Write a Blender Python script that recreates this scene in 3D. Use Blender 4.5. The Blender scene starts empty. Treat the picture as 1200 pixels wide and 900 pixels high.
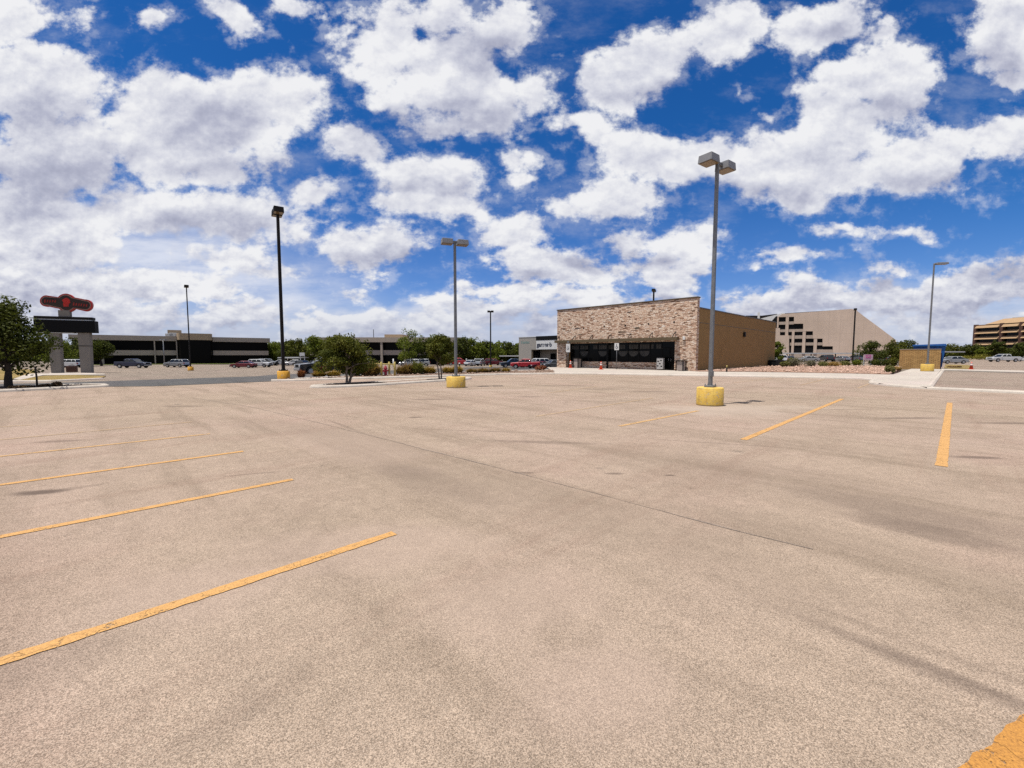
import bpy, bmesh, math, random
from mathutils import Vector, Matrix, noise as mnoise
S = bpy.context.scene
COL = S.collection
PI = math.pi
R = math.radians

# ------------------------------------------------------------------ camera geometry
HC = 1.8                       # eye height
F = 500.0                      # focal length in 1200-wide pixels
TH = math.atan(34.6 / F)       # pitch down
def ray(px, py):
    u, w = px - 600.0, py - 450.0
    return Vector((u, F * math.cos(TH) - w * math.sin(TH), -F * math.sin(TH) - w * math.cos(TH)))

def sstep(a, b, x):
    t = min(1.0, max(0.0, (x - a) / (b - a)))
    return t * t * (3 - 2 * t)

def T(x, y):
    """ground height: flat lot that falls about a metre towards the road on the far side"""
    y0 = 36 + 20 * sstep(-12, 8, x)
    d = sstep(y0, y0 + 26, y)
    m = 1 - sstep(0.30, 0.46, x / max(y, 1.0))
    return -0.95 * d * m

def gp(px, py):
    """where the sight line meets the ground"""
    d = ray(px, py); d /= d.y
    y = 2.0
    prev = y
    if d.z >= -1e-4: return Vector((d.x * 900, 900, T(d.x * 900, 900)))
    while y < 900:
        if HC + d.z * y <= T(d.x * y, y): break
        prev = y; y += 0.5 + y * 0.02
    a, b = prev, y
    for _ in range(30):
        m = (a + b) / 2
        if HC + d.z * m <= T(d.x * m, m): b = m
        else: a = m
    y = (a + b) / 2
    if y <= 2.0: y = HC / -d.z
    return Vector((d.x * y, y, T(d.x * y, y)))

def at(px, depth, py=415):
    d = ray(px, py); d /= d.y
    x = d.x * depth
    return Vector((x, depth, T(x, depth)))

def zat(py, depth, px=600):
    d = ray(px, py); d /= d.y
    return HC + d.z * depth

# ------------------------------------------------------------------ object helpers
def tag(o, label=None, cat=None, group=None, kind=None):
    if label: o['label'] = label
    if cat: o['category'] = cat
    if group: o['group'] = group
    if kind: o['kind'] = kind
    return o

def empty(name, loc, rz=0.0, label=None, cat=None, group=None):
    o = bpy.data.objects.new(name, None)
    COL.objects.link(o)
    o.location = loc; o.rotation_euler = (0, 0, rz)
    o.empty_display_size = 0.3
    return tag(o, label, cat, group)

def kids(o): return [c for c in bpy.data.objects if c.parent == o]

def copy_tree(o, parent=None):
    c = o.copy(); COL.objects.link(c); c.parent = parent
    for ch in kids(o):
        copy_tree(ch, c)
    return c

class MB:
    def __init__(s): s.v = []; s.f = []; s.sm = []
    def add(s, vs, fs, smooth=False):
        b = len(s.v)
        s.v += [tuple(v) for v in vs]
        s.f += [tuple(i + b for i in f) for f in fs]
        s.sm += [smooth] * len(fs)
        return s
    def box(s, x0, x1, y0, y1, z0, z1, rz=0.0, org=(0, 0, 0)):
        vs = [(x, y, z) for z in (z0, z1) for y in (y0, y1) for x in (x0, x1)]
        if rz or org != (0, 0, 0):
            c, n = math.cos(rz), math.sin(rz)
            vs = [(x * c - y * n + org[0], x * n + y * c + org[1], z + org[2]) for x, y, z in vs]
        return s.add(vs, [(0, 2, 3, 1), (4, 5, 7, 6), (0, 1, 5, 4), (2, 6, 7, 3), (0, 4, 6, 2), (1, 3, 7, 5)])
    def prism(s, pts, a, b, axis='y'):
        """closed outline pts (p,q) extruded a..b along axis; y: (x,z) plane, z: (x,y) plane, x: (y,z) plane"""
        n = len(pts)
        def mk(p, q, t):
            return (p, t, q) if axis == 'y' else ((p, q, t) if axis == 'z' else (t, p, q))
        vs = [mk(p, q, a) for p, q in pts] + [mk(p, q, b) for p, q in pts]
        fs = [tuple(range(n)), tuple(range(2 * n - 1, n - 1, -1))]
        fs += [(i, i + n, (i + 1) % n + n, (i + 1) % n) for i in range(n)]
        return s.add(vs, fs)
    def tube(s, pts, rad, seg=8, cap=True, smooth=True):
        pts = [Vector(p) for p in pts]
        if not isinstance(rad, (list, tuple)): rad = [rad] * len(pts)
        vs = []; fs = []
        for i, p in enumerate(pts):
            d = (pts[min(i + 1, len(pts) - 1)] - pts[max(i - 1, 0)]).normalized()
            a = Vector((1, 0, 0)) if abs(d.x) < 0.8 else Vector((0, 1, 0))
            e = d.cross(a).normalized(); g = d.cross(e)
            for k in range(seg):
                t = 2 * PI * (k + .5) / seg
                vs.append(p + (e * math.cos(t) + g * math.sin(t)) * rad[i])
        for i in range(len(pts) - 1):
            for k in range(seg):
                fs.append((i * seg + k, i * seg + (k + 1) % seg, (i + 1) * seg + (k + 1) % seg, (i + 1) * seg + k))
        s.add(vs, fs, smooth)
        if cap:
            s.add([], []) 
            b = len(s.v) - len(vs)
            s.f.append(tuple(b + k for k in range(seg))[::-1]); s.sm.append(False)
            s.f.append(tuple(b + (len(pts) - 1) * seg + k for k in range(seg))); s.sm.append(False)
        return s
    def lathe(s, prof, seg=32, org=(0, 0, 0), smooth=True):
        vs = []; fs = []
        for r, z in prof:
            for k in range(seg):
                t = 2 * PI * k / seg
                vs.append((org[0] + r * math.cos(t), org[1] + r * math.sin(t), org[2] + z))
        for i in range(len(prof) - 1):
            for k in range(seg):
                fs.append((i * seg + k, i * seg + (k + 1) % seg, (i + 1) * seg + (k + 1) % seg, (i + 1) * seg + k))
        b = len(s.v)
        s.add(vs, fs, smooth)
        s.f.append(tuple(b + k for k in range(seg))[::-1]); s.sm.append(False)
        s.f.append(tuple(b + (len(prof) - 1) * seg + k for k in range(seg))); s.sm.append(False)
        return s
    def build(s, name, mat, parent=None, bevel=0, fix=True, seg=2):
        me = bpy.data.meshes.new(name)
        me.from_pydata(s.v, [], s.f)
        me.polygons.foreach_set('use_smooth', s.sm)
        if fix:
            bm = bmesh.new(); bm.from_mesh(me)
            bmesh.ops.recalc_face_normals(bm, faces=bm.faces)
            bm.to_mesh(me); bm.free()
        me.materials.append(mat)
        o = bpy.data.objects.new(name, me)
        COL.objects.link(o)
        if parent: o.parent = parent
        if bevel:
            m = o.modifiers.new('Bevel', 'BEVEL'); m.width = bevel; m.segments = seg
            m.limit_method = 'ANGLE'; m.angle_limit = R(35)
        return o

def text(name, body, size, mat, parent, loc, rot, depth=0.01, bold=0.0):
    cu = bpy.data.curves.new(name, 'FONT')
    cu.body = body; cu.size = size; cu.extrude = depth; cu.offset = bold
    cu.align_x = 'LEFT'
    tmp = bpy.data.objects.new(name, cu); COL.objects.link(tmp)
    dg = bpy.context.evaluated_depsgraph_get()
    me = bpy.data.meshes.new_from_object(tmp.evaluated_get(dg))
    bpy.data.objects.remove(tmp)
    me.materials.clear(); me.materials.append(mat)
    o = bpy.data.objects.new(name, me); COL.objects.link(o)
    o.parent = parent; o.location = loc; o.rotation_euler = rot
    return o

# ------------------------------------------------------------------ materials
class NT:
    def __init__(s, name, world=False):
        if world:
            s.m = bpy.data.worlds.new(name); s.m.use_nodes = True
        else:
            s.m = bpy.data.materials.new(name); s.m.use_nodes = True
        s.t = s.m.node_tree; s.t.nodes.clear()
    def n(s, typ, ins=None, **kw):
        nd = s.t.nodes.new(typ)
        for k, v in kw.items(): setattr(nd, k, v)
        for k, v in (ins or {}).items():
            sock = nd.inputs[k]
            if hasattr(v, 'is_output'): s.t.links.new(v, sock)
            else: sock.default_value = v
        return nd
    def math(s, op, a, b=0.0, c=0.0, clamp=False):
        return s.n('ShaderNodeMath', {0: a, 1: b, 2: c}, operation=op, use_clamp=clamp).outputs[0]
    def vm(s, op, a, b=(0, 0, 0)):
        nd = s.n('ShaderNodeVectorMath', {0: a, 1: b}, operation=op)
        return nd.outputs['Value'] if op in ('LENGTH', 'DISTANCE', 'DOT_PRODUCT') else nd.outputs[0]
    def noise(s, vec, scale, detail=4, rough=.55, out=0):
        return s.n('ShaderNodeTexNoise', {'Vector': vec, 'Scale': scale, 'Detail': detail, 'Roughness': rough}).outputs[out]
    def rng(s, v, a, b, c=0.0, d=1.0, smooth=False):
        return s.n('ShaderNodeMapRange', {0: v, 1: a, 2: b, 3: c, 4: d}, interpolation_type='SMOOTHSTEP' if smooth else 'LINEAR').outputs[0]
    def mix(s, f, a, b, blend='MIX'):
        nd = s.n('ShaderNodeMix', {0: f, 6: a, 7: b}, data_type='RGBA', blend_type=blend)
        return nd.outputs[2]
    def mapv(s, vec, scale=(1, 1, 1), rot=(0, 0, 0), loc=(0, 0, 0), typ='POINT'):
        return s.n('ShaderNodeMapping', {'Vector': vec, 'Scale': scale, 'Rotation': rot, 'Location': loc}, vector_type=typ).outputs[0]
    def obj(s): return s.n('ShaderNodeTexCoord').outputs['Object']
    def pos(s): return s.n('ShaderNodeNewGeometry').outputs['Position']
    def done(s, color, rough=.8, metal=0.0, bump=None, bstr=.3, bdist=.01, spec=.4, extra=None):
        b = s.n('ShaderNodeBsdfPrincipled', {'Base Color': color, 'Roughness': rough, 'Metallic': metal})
        b.inputs['Specular IOR Level'].default_value = spec
        if bump is not None:
            s.t.links.new(s.n('ShaderNodeBump', {'Height': bump, 'Strength': bstr, 'Distance': bdist}).outputs[0], b.inputs['Normal'])
        for k, v in (extra or {}).items(): b.inputs[k].default_value = v
        o = s.n('ShaderNodeOutputMaterial')
        s.t.links.new(b.outputs[0], o.inputs[0])
        return s.m

AK = .72      # paint and stone values were picked for a duller sun; one factor keeps them physical
def C(r, g, b): return (r * AK, g * AK, b * AK, 1)
def CW(r, g, b): return (r, g, b, 1)
def simple(name, col, rough=.7, metal=0.0, var=.15, scale=6.0, spec=.4, bump=0.0, **ex):
    t = NT(name); v = t.obj()
    n = t.noise(v, scale, 5, .6)
    f = t.rng(n, .3, .7, 1 - var, 1 + var)
    c = t.n('ShaderNodeVectorMath', {0: col[:3], 'Scale': f}, operation='SCALE').outputs[0]
    return t.done(c, rough, metal, n if bump else None, bump, .01, spec, ex)

def ramp(t, fac, stops, interp='LINEAR'):
    r = t.n('ShaderNodeValToRGB', {0: fac})
    r.color_ramp.interpolation = interp
    e = r.color_ramp.elements
    while len(e) < len(stops): e.new(0.5)
    for i, (p, c) in enumerate(stops): e[i].position = p; e[i].color = c
    return r.outputs[0]

M = {}
AXR = R(44.7)     # the lot's axis A points to azimuth 45.3 deg (clockwise from +Y)
A_ = Vector((math.cos(AXR), math.sin(AXR), 0)); B_ = Vector((-math.sin(AXR), math.cos(AXR), 0))

def ground_mat(name, base, warm, dark, speck=1.0, coarse=1.0, stains=True, extra_marks=None):
    t = NT(name); p = t.pos()
    # lot axes
    pr = t.mapv(p, rot=(0, 0, -AXR))
    big = t.noise(p, .09, 4, .6); mid = t.noise(p, .55, 5, .65); fine = t.noise(p, 5.0, 5, .7)
    streak = t.noise(t.mapv(pr, scale=(1.2, .10, 1)), 1.0, 5, .65)
    c = t.mix(t.rng(big, .36, .64, 0, 1, True), base, warm)
    c = t.mix(t.rng(streak, .46, .70, 0, .70, True), c, dark)
    c = t.mix(t.rng(mid, .42, .72, 0, .52, True), c, dark)
    c = t.mix(t.rng(t.noise(p, .22, 4, .6), .5, .7, 0, .4, True), c, (base[0] * 1.10, base[1] * .98, base[2] * 1.06, 1))
    c = t.mix(t.rng(t.noise(t.mapv(pr, scale=(.09, .9, 1), loc=(5, 3, 0)), 1.0, 5, .7), .52, .70, 0, .38, True), c, (dark[0] * 1.05, dark[1] * .93, dark[2] * .95, 1))
    v = t.rng(fine, .3, .7, .90, 1.10)
    c = t.n('ShaderNodeVectorMath', {0: c, 'Scale': v}, operation='SCALE').outputs[0]
    # aggregate: individual stones
    vo = t.n('ShaderNodeTexVoronoi', {'Vector': p, 'Scale': 200.0 * coarse, 'Randomness': 1.0})
    sp = t.n('ShaderNodeSeparateColor', {0: vo.outputs['Color']}).outputs[0]
    st = t.n('ShaderNodeMapRange', {0: sp, 1: 0, 2: 1, 3: 1 - .5 * speck, 4: 1 + .42 * speck}).outputs[0]
    c = t.n('ShaderNodeVectorMath', {0: c, 'Scale': st}, operation='SCALE').outputs[0]
    # dark pits between the stones
    n2 = t.noise(p, 150 * coarse, 2, .7)
    pit = t.rng(n2, .56, .68, 0, .72 * speck, True)
    c = t.mix(pit, c, (dark[0] * .42, dark[1] * .33, dark[2] * .28, 1))
    lt = t.rng(t.noise(p, 210 * coarse, 2, .5), .62, .70, 0, .7 * speck, True)
    c = t.mix(lt, c, C(.85, .74, .62))
    if stains:
        # oil drips: small irregular dots and a few larger blots
        pw = t.vm('ADD', t.mapv(pr, scale=(1, .45, 1)), t.vm('SCALE', t.noise(p, 3, 3, .6, 1), (0, 0, 0)))
        v1 = t.n('ShaderNodeTexVoronoi', {'Vector': t.mapv(pr, scale=(.34, .30, 1)), 'Scale': 1.0, 'Randomness': 1.0})
        d1 = t.math('ADD', v1.outputs['Distance'], t.math('MULTIPLY', t.math('SUBTRACT', mid, .5), .25))
        rnd = t.n('ShaderNodeSeparateColor', {0: v1.outputs['Color']}).outputs[1]
        rad = t.rng(rnd, .55, 1.0, 0.0, .085)
        m1 = t.rng(t.math('SUBTRACT', rad, d1), -.012, .03, 0, .55, True)
        c = t.mix(m1, c, C(.10, .085, .075))
        v2 = t.n('ShaderNodeTexVoronoi', {'Vector': p, 'Scale': 1.1, 'Randomness': 1.0})
        rn2 = t.n('ShaderNodeSeparateColor', {0: v2.outputs['Color']}).outputs[0]
        m2 = t.math('MULTIPLY', t.rng(v2.outputs['Distance'], .012, .028, .8, 0), t.math('GREATER_THAN', rn2, .55))
        c = t.mix(m2, c, C(.05, .042, .04))
    for (cx, cy, rx, ry, rot, amt, col) in (extra_marks or []):
        q = t.mapv(p, loc=(cx, cy, 0), rot=(0, 0, rot), scale=(rx, ry, 1e6), typ='TEXTURE')
        L = t.math('ADD', t.vm('LENGTH', q), t.math('MULTIPLY', t.math('SUBTRACT', mid, .5), 1.6))
        c = t.mix(t.rng(L, 1.15, .35, 0, amt, True), c, col)
    h = t.math('ADD', t.math('MULTIPLY', n2, .5), t.math('MULTIPLY', sp, .6))
    return t.done(c, .95, 0, h, .45, .0035, .03)

def dxy(px, py):
    g = gp(px, py); return g.x, g.y
marks = []
def mark(px, py, rx, ry, rot, amt, col=C(.115, .085, .070)):
    x, y = dxy(px, py); marks.append((x, y, rx, ry, rot, amt, col))
mark(1095, 625, .75, .30, R(-45), .45); mark(1060, 600, 1.3, .5, R(-45), .35)
mark(1060, 770, .8, .06, R(-48), .28); mark(1125, 800, .5, .09, R(-48), .34); mark(1100, 765, .8, .05, R(-48), .15)
mark(1060, 490, 1.3, .16, R(2), .6); mark(1195, 496, 1.6, .22, R(-3), .6); mark(1145, 536, .55, .13, R(-5), .65)
mark(45, 577, .34, .14, R(10), .8); mark(72, 517, .55, .16, R(15), .45); mark(80, 573, .4, .1, R(40), .3)
mark(630, 518, 1.3, .18, R(-8), .4); mark(500, 562, 1.6, .5, R(-45), .22); mark(470, 552, .8, .4, R(-40), .2)
mark(505, 468, .9, .35, 0, .45); mark(486, 489, .25, .15, 0, .7); mark(615, 554, .22, .06, 0, .55)
mark(655, 452, 2.0, .5, 0, .4); mark(705, 456, 1.3, .45, 0, .45); mark(760, 459, 1.3, .5, 0, .4); mark(620, 465, .7, .3, 0, .5)
mark(720, 555, .18, .06, 0, .6); mark(785, 557, .12, .05, 0, .8); mark(215, 476, 1.0, .25, 0, .5)
mark(260, 850, .4, .12, R(50), .12); mark(330, 800, .4, .2, R(50), .10); mark(40, 780, .5, .3, R(30), .2)
for q in ((330, 468, 1.6, .06, R(-30)), (350, 462, 2.2, .05, R(-8)), (290, 472, 1.4, .05, R(20)), (400, 498, 1.6, .08, R(-50)), (560, 505, 2.0, .06, R(-10)), (700, 470, 2.6, .10, R(-4)), (980, 480, 2.0, .10, R(4)), (850, 520, 1.5, .05, R(-20)), (300, 555, .5, .05, R(20))):
    mark(*q, .38)
for q in ((425, 640, 1.5, .7, 0), (220, 690, .8, .5, 0), (600, 700, .8, .7, 0), (700, 800, .6, .5, 0), (400, 520, 3.0, 1.0, R(-45))):
    mark(*q, .30, C(.44, .33, .27))
for q in ((450, 535, 5.5, .8, R(-47)), (700, 600, 3.0, .6, R(-50)), (330, 500, 3.0, .8, R(-30)), (900, 560, 3.5, 1.0, R(-45)), (1000, 640, 2.2, .5, R(-48)), (250, 470, 5, .8, R(-10))):
    mark(*q, .22, C(.21, .16, .12))
# paler washed area beside the near lamp base
mark(840, 481, 2.2, 1.6, 0, .55, C(.44, .36, .29)); mark(870, 478, 3.4, 1.0, R(5), .5, C(.44, .36, .29))
mark(560, 457, 4.0, .6, 0, .35, C(.44, .36, .29))

M['lot'] = ground_mat('weathered_asphalt', C(.382, .295, .222), C(.408, .306, .242), C(.258, .196, .145), extra_marks=marks)
M['farlot'] = ground_mat('far_asphalt', C(.265, .215, .175), C(.30, .24, .19), C(.18, .15, .12), stains=False)
M['ground'] = ground_mat('dusty_ground', C(.20, .17, .14), C(.24, .20, .15), C(.15, .125, .10), stains=False)
M['road'] = ground_mat('dark_asphalt', C(.105, .105, .105), C(.125, .12, .118), C(.08, .08, .08), .5, stains=False)
M['drive'] = ground_mat('driveway_asphalt', C(.30, .235, .185), C(.34, .265, .21), C(.21, .165, .13), stains=True)
M['concrete'] = ground_mat('concrete', C(.50, .445, .385), C(.55, .49, .42), C(.40, .35, .30), .3, stains=False)
M['soil'] = ground_mat('mulch', C(.085, .06, .045), C(.12, .085, .065), C(.05, .037, .03), 1.2, .5, stains=False)
M['verge'] = ground_mat('verge_soil', C(.30, .22, .17), C(.36, .26, .20), C(.16, .11, .085), 1.2, .35, stains=False)
M['gravel'] = ground_mat('red_gravel', C(.44, .28, .20), C(.50, .32, .235), C(.30, .17, .12), 1.3, .35, stains=False)
M['lawn'] = ground_mat('dry_lawn', C(.26, .19, .065), C(.33, .23, .09), C(.15, .12, .04), .8, .5, stains=False)
M['greenlawn'] = ground_mat('green_lawn', C(.10, .13, .03), C(.13, .15, .04), C(.06, .08, .02), .8, .5, stains=False)

def yellow_line_mat(name, col, wear):
    t = NT(name); p = t.pos()
    n = t.noise(p, 5, 8, .8); n2 = t.noise(p, 110, 3, .6)
    f = t.math('ADD', t.math('MULTIPLY', n, .7), t.math('MULTIPLY', n2, .3))
    hole = t.rng(f, .60 - wear, .68 - wear, 0, 1, True)
    ve = t.n('ShaderNodeTexVoronoi', {'Vector': t.vm('ADD', p, t.n('ShaderNodeVectorMath', {0: t.noise(p, 6, 3, .6, 1), 'Scale': .25}, operation='SCALE').outputs[0]), 'Scale': 2.6}, feature='DISTANCE_TO_EDGE').outputs[0]
    hole = t.math('MAXIMUM', hole, t.rng(ve, .004, .014, .55, 0))
    b = t.n('ShaderNodeBsdfPrincipled', {'Base Color': t.mix(t.rng(n2, .3, .7), col, C(col[0] * .78, col[1] * .72, col[2] * .75)), 'Roughness': .85})
    t.t.links.new(t.n('ShaderNodeBump', {'Height': n2, 'Strength': .5, 'Distance': .006}).outputs[0], b.inputs['Normal'])
    tr = t.n('ShaderNodeBsdfTransparent')
    mx = t.n('ShaderNodeMixShader', {0: hole, 1: b.outputs[0], 2: tr.outputs[0]})
    t.t.links.new(mx.outputs[0], t.n('ShaderNodeOutputMaterial').inputs[0])
    return t.m
M['line1'] = yellow_line_mat('yellow_line_paint', C(.72, .40, .125), 0.05)
M['line2'] = yellow_line_mat('worn_yellow_line_paint', C(.68, .42, .17), 0.08)
M['line3'] = yellow_line_mat('faint_yellow_line_paint', C(.58, .41, .24), 0.11)
M['line4'] = yellow_line_mat('orange_line_paint', C(.60, .28, .05), 0.07)

def yellow_paint(name='yellow_painted_concrete', ya=C(.80, .55, .12), yb=C(.70, .43, .07)):
    t = NT(name); v = t.obj()
    n = t.noise(v, 5, 6, .7); n2 = t.noise(v, 22, 5, .7)
    c = t.mix(t.rng(n, .35, .65), ya, yb)
    c = t.mix(t.rng(n2, .62, .74, 0, .9, True), c, C(.30, .24, .12))
    sx = t.n('ShaderNodeSeparateXYZ', {0: v})
    chip = t.rng(t.noise(t.mapv(v, scale=(1, 1, 1.6), loc=(3, 2, 1)), 7, 7, .75), .57, .61, 0, .9, True)
    c = t.mix(chip, c, C(.42, .36, .28))
    scuff = t.rng(t.noise(t.mapv(v, scale=(1.5, 1.5, 9)), 2.2, 4, .6), .60, .70, 0, .6, True)
    c = t.mix(scuff, c, C(.20, .15, .06))
    low = t.rng(t.math('ADD', sx.outputs[2], t.math('MULTIPLY', n, .12)), .07, .12, .8, 0, True)
    c = t.mix(low, c, C(.20, .16, .11))
    rust = t.math('MULTIPLY', t.rng(t.noise(t.mapv(v, scale=(4, 4, .8)), 2.5, 4, .7), .52, .68, 0, .6, True), 1.0)
    c = t.mix(rust, c, C(.46, .26, .05))
    return t.done(c, .75, 0, n2, .5, .012)
M['ypaint'] = yellow_paint()
M['opaint'] = yellow_paint('orange_yellow_painted_concrete', C(.82, .43, .04), C(.74, .36, .03))

def stone_mat():
    t = NT('ledgestone'); v = t.obj()
    s = t.n('ShaderNodeSeparateXYZ', {0: v})
    xx = t.math('ADD', s.outputs[0], s.outputs[1])
    wob = t.math('MULTIPLY', t.math('SUBTRACT', t.noise(v, 1.1, 3, .6), .5), .16)
    zz = t.math('ADD', s.outputs[2], wob)
    row = t.math('FLOOR', t.math('DIVIDE', zz, .095))
    rr = t.n('ShaderNodeTexWhiteNoise', {'W': row}, noise_dimensions='1D')
    rs = t.rng(rr.outputs[0], 0, 1, .22, .52)
    xs = t.math('ADD', t.math('DIVIDE', xx, rs), t.math('MULTIPLY', rr.outputs[0], 37.0))
    cell = t.math('FLOOR', xs)
    wn = t.n('ShaderNodeTexWhiteNoise', {'Vector': t.n('ShaderNodeCombineXYZ', {0: cell, 1: row}).outputs[0]}, noise_dimensions='3D')
    c = ramp(t, wn.outputs[0], [(0, C(.16, .085, .05)), (.14, C(.42, .24, .15)), (.32, C(.66, .44, .31)), (.55, C(.84, .63, .47)),
                               (.74, C(.95, .77, .60)), (.9, C(.74, .47, .32)), (1, C(1.0, .88, .75))])
    n = t.noise(v, 14, 5, .7)
    c = t.n('ShaderNodeVectorMath', {0: c, 'Scale': t.rng(n, .3, .7, .82, 1.15)}, operation='SCALE').outputs[0]
    fx = t.math('FRACT', xs); fz = t.math('FRACT', t.math('DIVIDE', zz, .095))
    ex = t.math('MULTIPLY', t.math('MINIMUM', fx, t.math('SUBTRACT', 1, fx)), 8.0)
    ez = t.math('MULTIPLY', t.math('MINIMUM', fz, t.math('SUBTRACT', 1, fz)), 5.0)
    e = t.math('MINIMUM', t.math('MINIMUM', ex, ez), 1.0)
    c = t.mix(t.rng(e, 0, .35, .85, 0), c, C(.12, .075, .055))
    # stones stick out by different amounts
    h = t.math('MULTIPLY', e, t.rng(wn.outputs[0], 0, 1, .3, 1.0))
    return t.done(c, .85, 0, t.math('ADD', h, t.math('MULTIPLY', n, .2)), .9, .05)
M['stone'] = stone_mat()

def stucco(name, c1, c2, joints=None):
    t = NT(name); v = t.obj()
    n = t.noise(v, 1.2, 5, .6)
    c = t.mix(t.rng(n, .3, .7), c1, c2)
    dr = t.noise(t.mapv(v, scale=(1.2, 1.2, .12)), 2.2, 4, .65)
    c = t.mix(t.rng(dr, .55, .75, 0, .35, True), c, C(c1[0] * .7, c1[1] * .68, c1[2] * .62))
    f = t.noise(v, 12, 3, .6)
    return t.done(c, .9, 0, f, .12, .006, .2)
M['stucco'] = stucco('brown_stucco', C(.31, .185, .070), C(.355, .215, .088))
M['grey_stucco'] = stucco('grey_stucco', C(.36, .335, .30), C(.40, .37, .33))
M['tanband'] = stucco('tan_precast_bands', C(.44, .37, .30), C(.50, .42, .34))
M['tanbright'] = stucco('tan_entrance_bay', C(.46, .34, .22), C(.52, .39, .26))
M['concwall'] = stucco('pinkish_board_concrete', C(.50, .40, .32), C(.55, .445, .36))
M['white'] = simple('white_paint', C(.76, .75, .72), .6, var=.05)
M['whitedirty'] = simple('off_white_metal', C(.62, .62, .60), .6, var=.12, scale=3)
M['ochreband'] = stucco('ochre_spandrel', C(.40, .26, .145), C(.45, .30, .17))
M['maroon'] = stucco('maroon_brick', C(.11, .06, .045), C(.15, .08, .06))
M['signcol'] = stucco('grey_sign_column', C(.26, .235, .205), C(.30, .27, .235))
M['kerbconc'] = ground_mat('kerb_concrete', C(.56, .50, .43), C(.62, .55, .47), C(.44, .385, .33), .3, stains=False)
M['darkmetal'] = simple('dark_bronze_metal', C(.020, .017, .015), .6, .1, .2, spec=.15)
M['brownmetal'] = simple('brown_painted_metal', C(.13, .095, .055), .5, .2, .15)
M['oliveband'] = simple('olive_brown_metal', C(.145, .105, .055), .5, .2, .12)
M['greymetal'] = simple('galvanised_grey_metal', C(.24, .245, .25), .5, .5, .15, 9)
M['lampgrey'] = simple('lamp_head_grey_enamel', C(.26, .26, .265), .5, .2, .12)
M['lens'] = simple('amber_lamp_lens', C(.24, .165, .08), .25, 0, .25, 12)
M['black'] = simple('matt_black', C(.010, .010, .011), .7, 0, .2, spec=.1)
M['rubber'] = simple('tyre_rubber', C(.02, .02, .02), .85, 0, .2)
M['rim'] = simple('alloy_wheel', C(.50, .50, .50), .35, .7, .1)
M['bark'] = simple('rough_bark', C(.055, .042, .032), .95, 0, .4, 9, bump=.8)
M['palebark'] = simple('pale_bark', C(.24, .19, .15), .95, 0, .3, 9, bump=.6)
M['orange'] = simple('orange_cone_plastic', C(.78, .085, .025), .5, 0, .1)
M['reflect'] = simple('white_reflective_band', C(.75, .74, .72), .4, 0, .05)
M['hydrant'] = simple('dark_red_hydrant_paint', C(.30, .015, .035), .5, 0, .15)
M['bollard'] = simple('faded_yellow_pipe_paint', C(.55, .43, .13), .7, 0, .2)
M['redpaint'] = simple('sign_red_enamel', C(.52, .022, .014), .55, 0, .15)
M['signrim'] = simple('sign_pinkish_rim_line', C(.36, .22, .17), .5, 0, .1)
M['signdark'] = simple('sign_dark_face', C(.035, .015, .008), .5, 0, .4, 1.5)
M['signred'] = simple('sign_emblem_red', C(.62, .020, .008), .45, 0, .25, 2)
M['blueroll'] = simple('blue_container_paint', C(.012, .11, .36), .5, .1, .15)
M['bluedark'] = simple('dark_blue_gate_paint', C(.008, .035, .16), .6, .1, .15)
M['blueicon'] = simple('sign_symbol_black', C(.012, .018, .045), .5)
M['pink'] = simple('pink_sign_print', C(.62, .16, .38), .6, 0, .2, 3)
M['palepink'] = simple('pale_pink_sign_face', C(.62, .42, .50), .6, 0, .1)
M['teal'] = simple('faded_teal_lettering', C(.16, .28, .26), .6, 0, .1)
M['decal_and_reflection'] = simple('window_decal_and_reflection', C(.040, .037, .033), .6, 0, .5, 2)  # colours both the painted light reflections and the fan stickers
M['box'] = simple('off_white_rack_paper', C(.48, .46, .44), .8, 0, .35, 9)
M['bin'] = simple('pale_bin_panel', C(.40, .33, .29), .8, 0, .1)
M['mortarless_block'] = None

def glass_mat(name, col=C(.006, .006, .007), rough=.08, spec=.5):
    return simple(name, col, rough, 0, .1, 2, spec)
M['glass'] = glass_mat('dark_tinted_glass', C(.004, .004, .0045), .12, .12)
M['bigglass'] = glass_mat('bronze_tinted_glass', C(.005, .0045, .004), .25, .06)
M['carglass'] = glass_mat('vehicle_glass', C(.015, .018, .02), .06, .5)
M['skyglass'] = glass_mat('pale_windscreen_glass', C(.12, .14, .16), .08, .7)
M['headlight'] = simple('headlight_lens', C(.6, .6, .6), .15, 0, .05)
M['taillight'] = simple('taillight_lens', C(.30, .01, .01), .25, 0, .05)
def paint(name, c, metal=.3):
    return simple(name, C(*c), .28, metal, .04, 2, .5, **{'Coat Weight': .6})
M['p_white'] = paint('white_car_paint', (.62, .62, .62), 0)
M['p_silver'] = paint('silver_car_paint', (.42, .43, .44), .5)
M['p_grey'] = paint('grey_car_paint', (.16, .17, .18), .4)
M['p_red'] = paint('red_car_paint', (.48, .008, .018), .1)
M['p_maroon'] = paint('maroon_car_paint', (.17, .012, .025), .2)
M['p_navy'] = paint('navy_car_paint', (.012, .022, .065), .3)
M['p_black'] = paint('black_car_paint', (.014, .014, .016), .2)
M['p_teal'] = paint('dark_teal_car_paint', (.010, .035, .07), .3)

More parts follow.
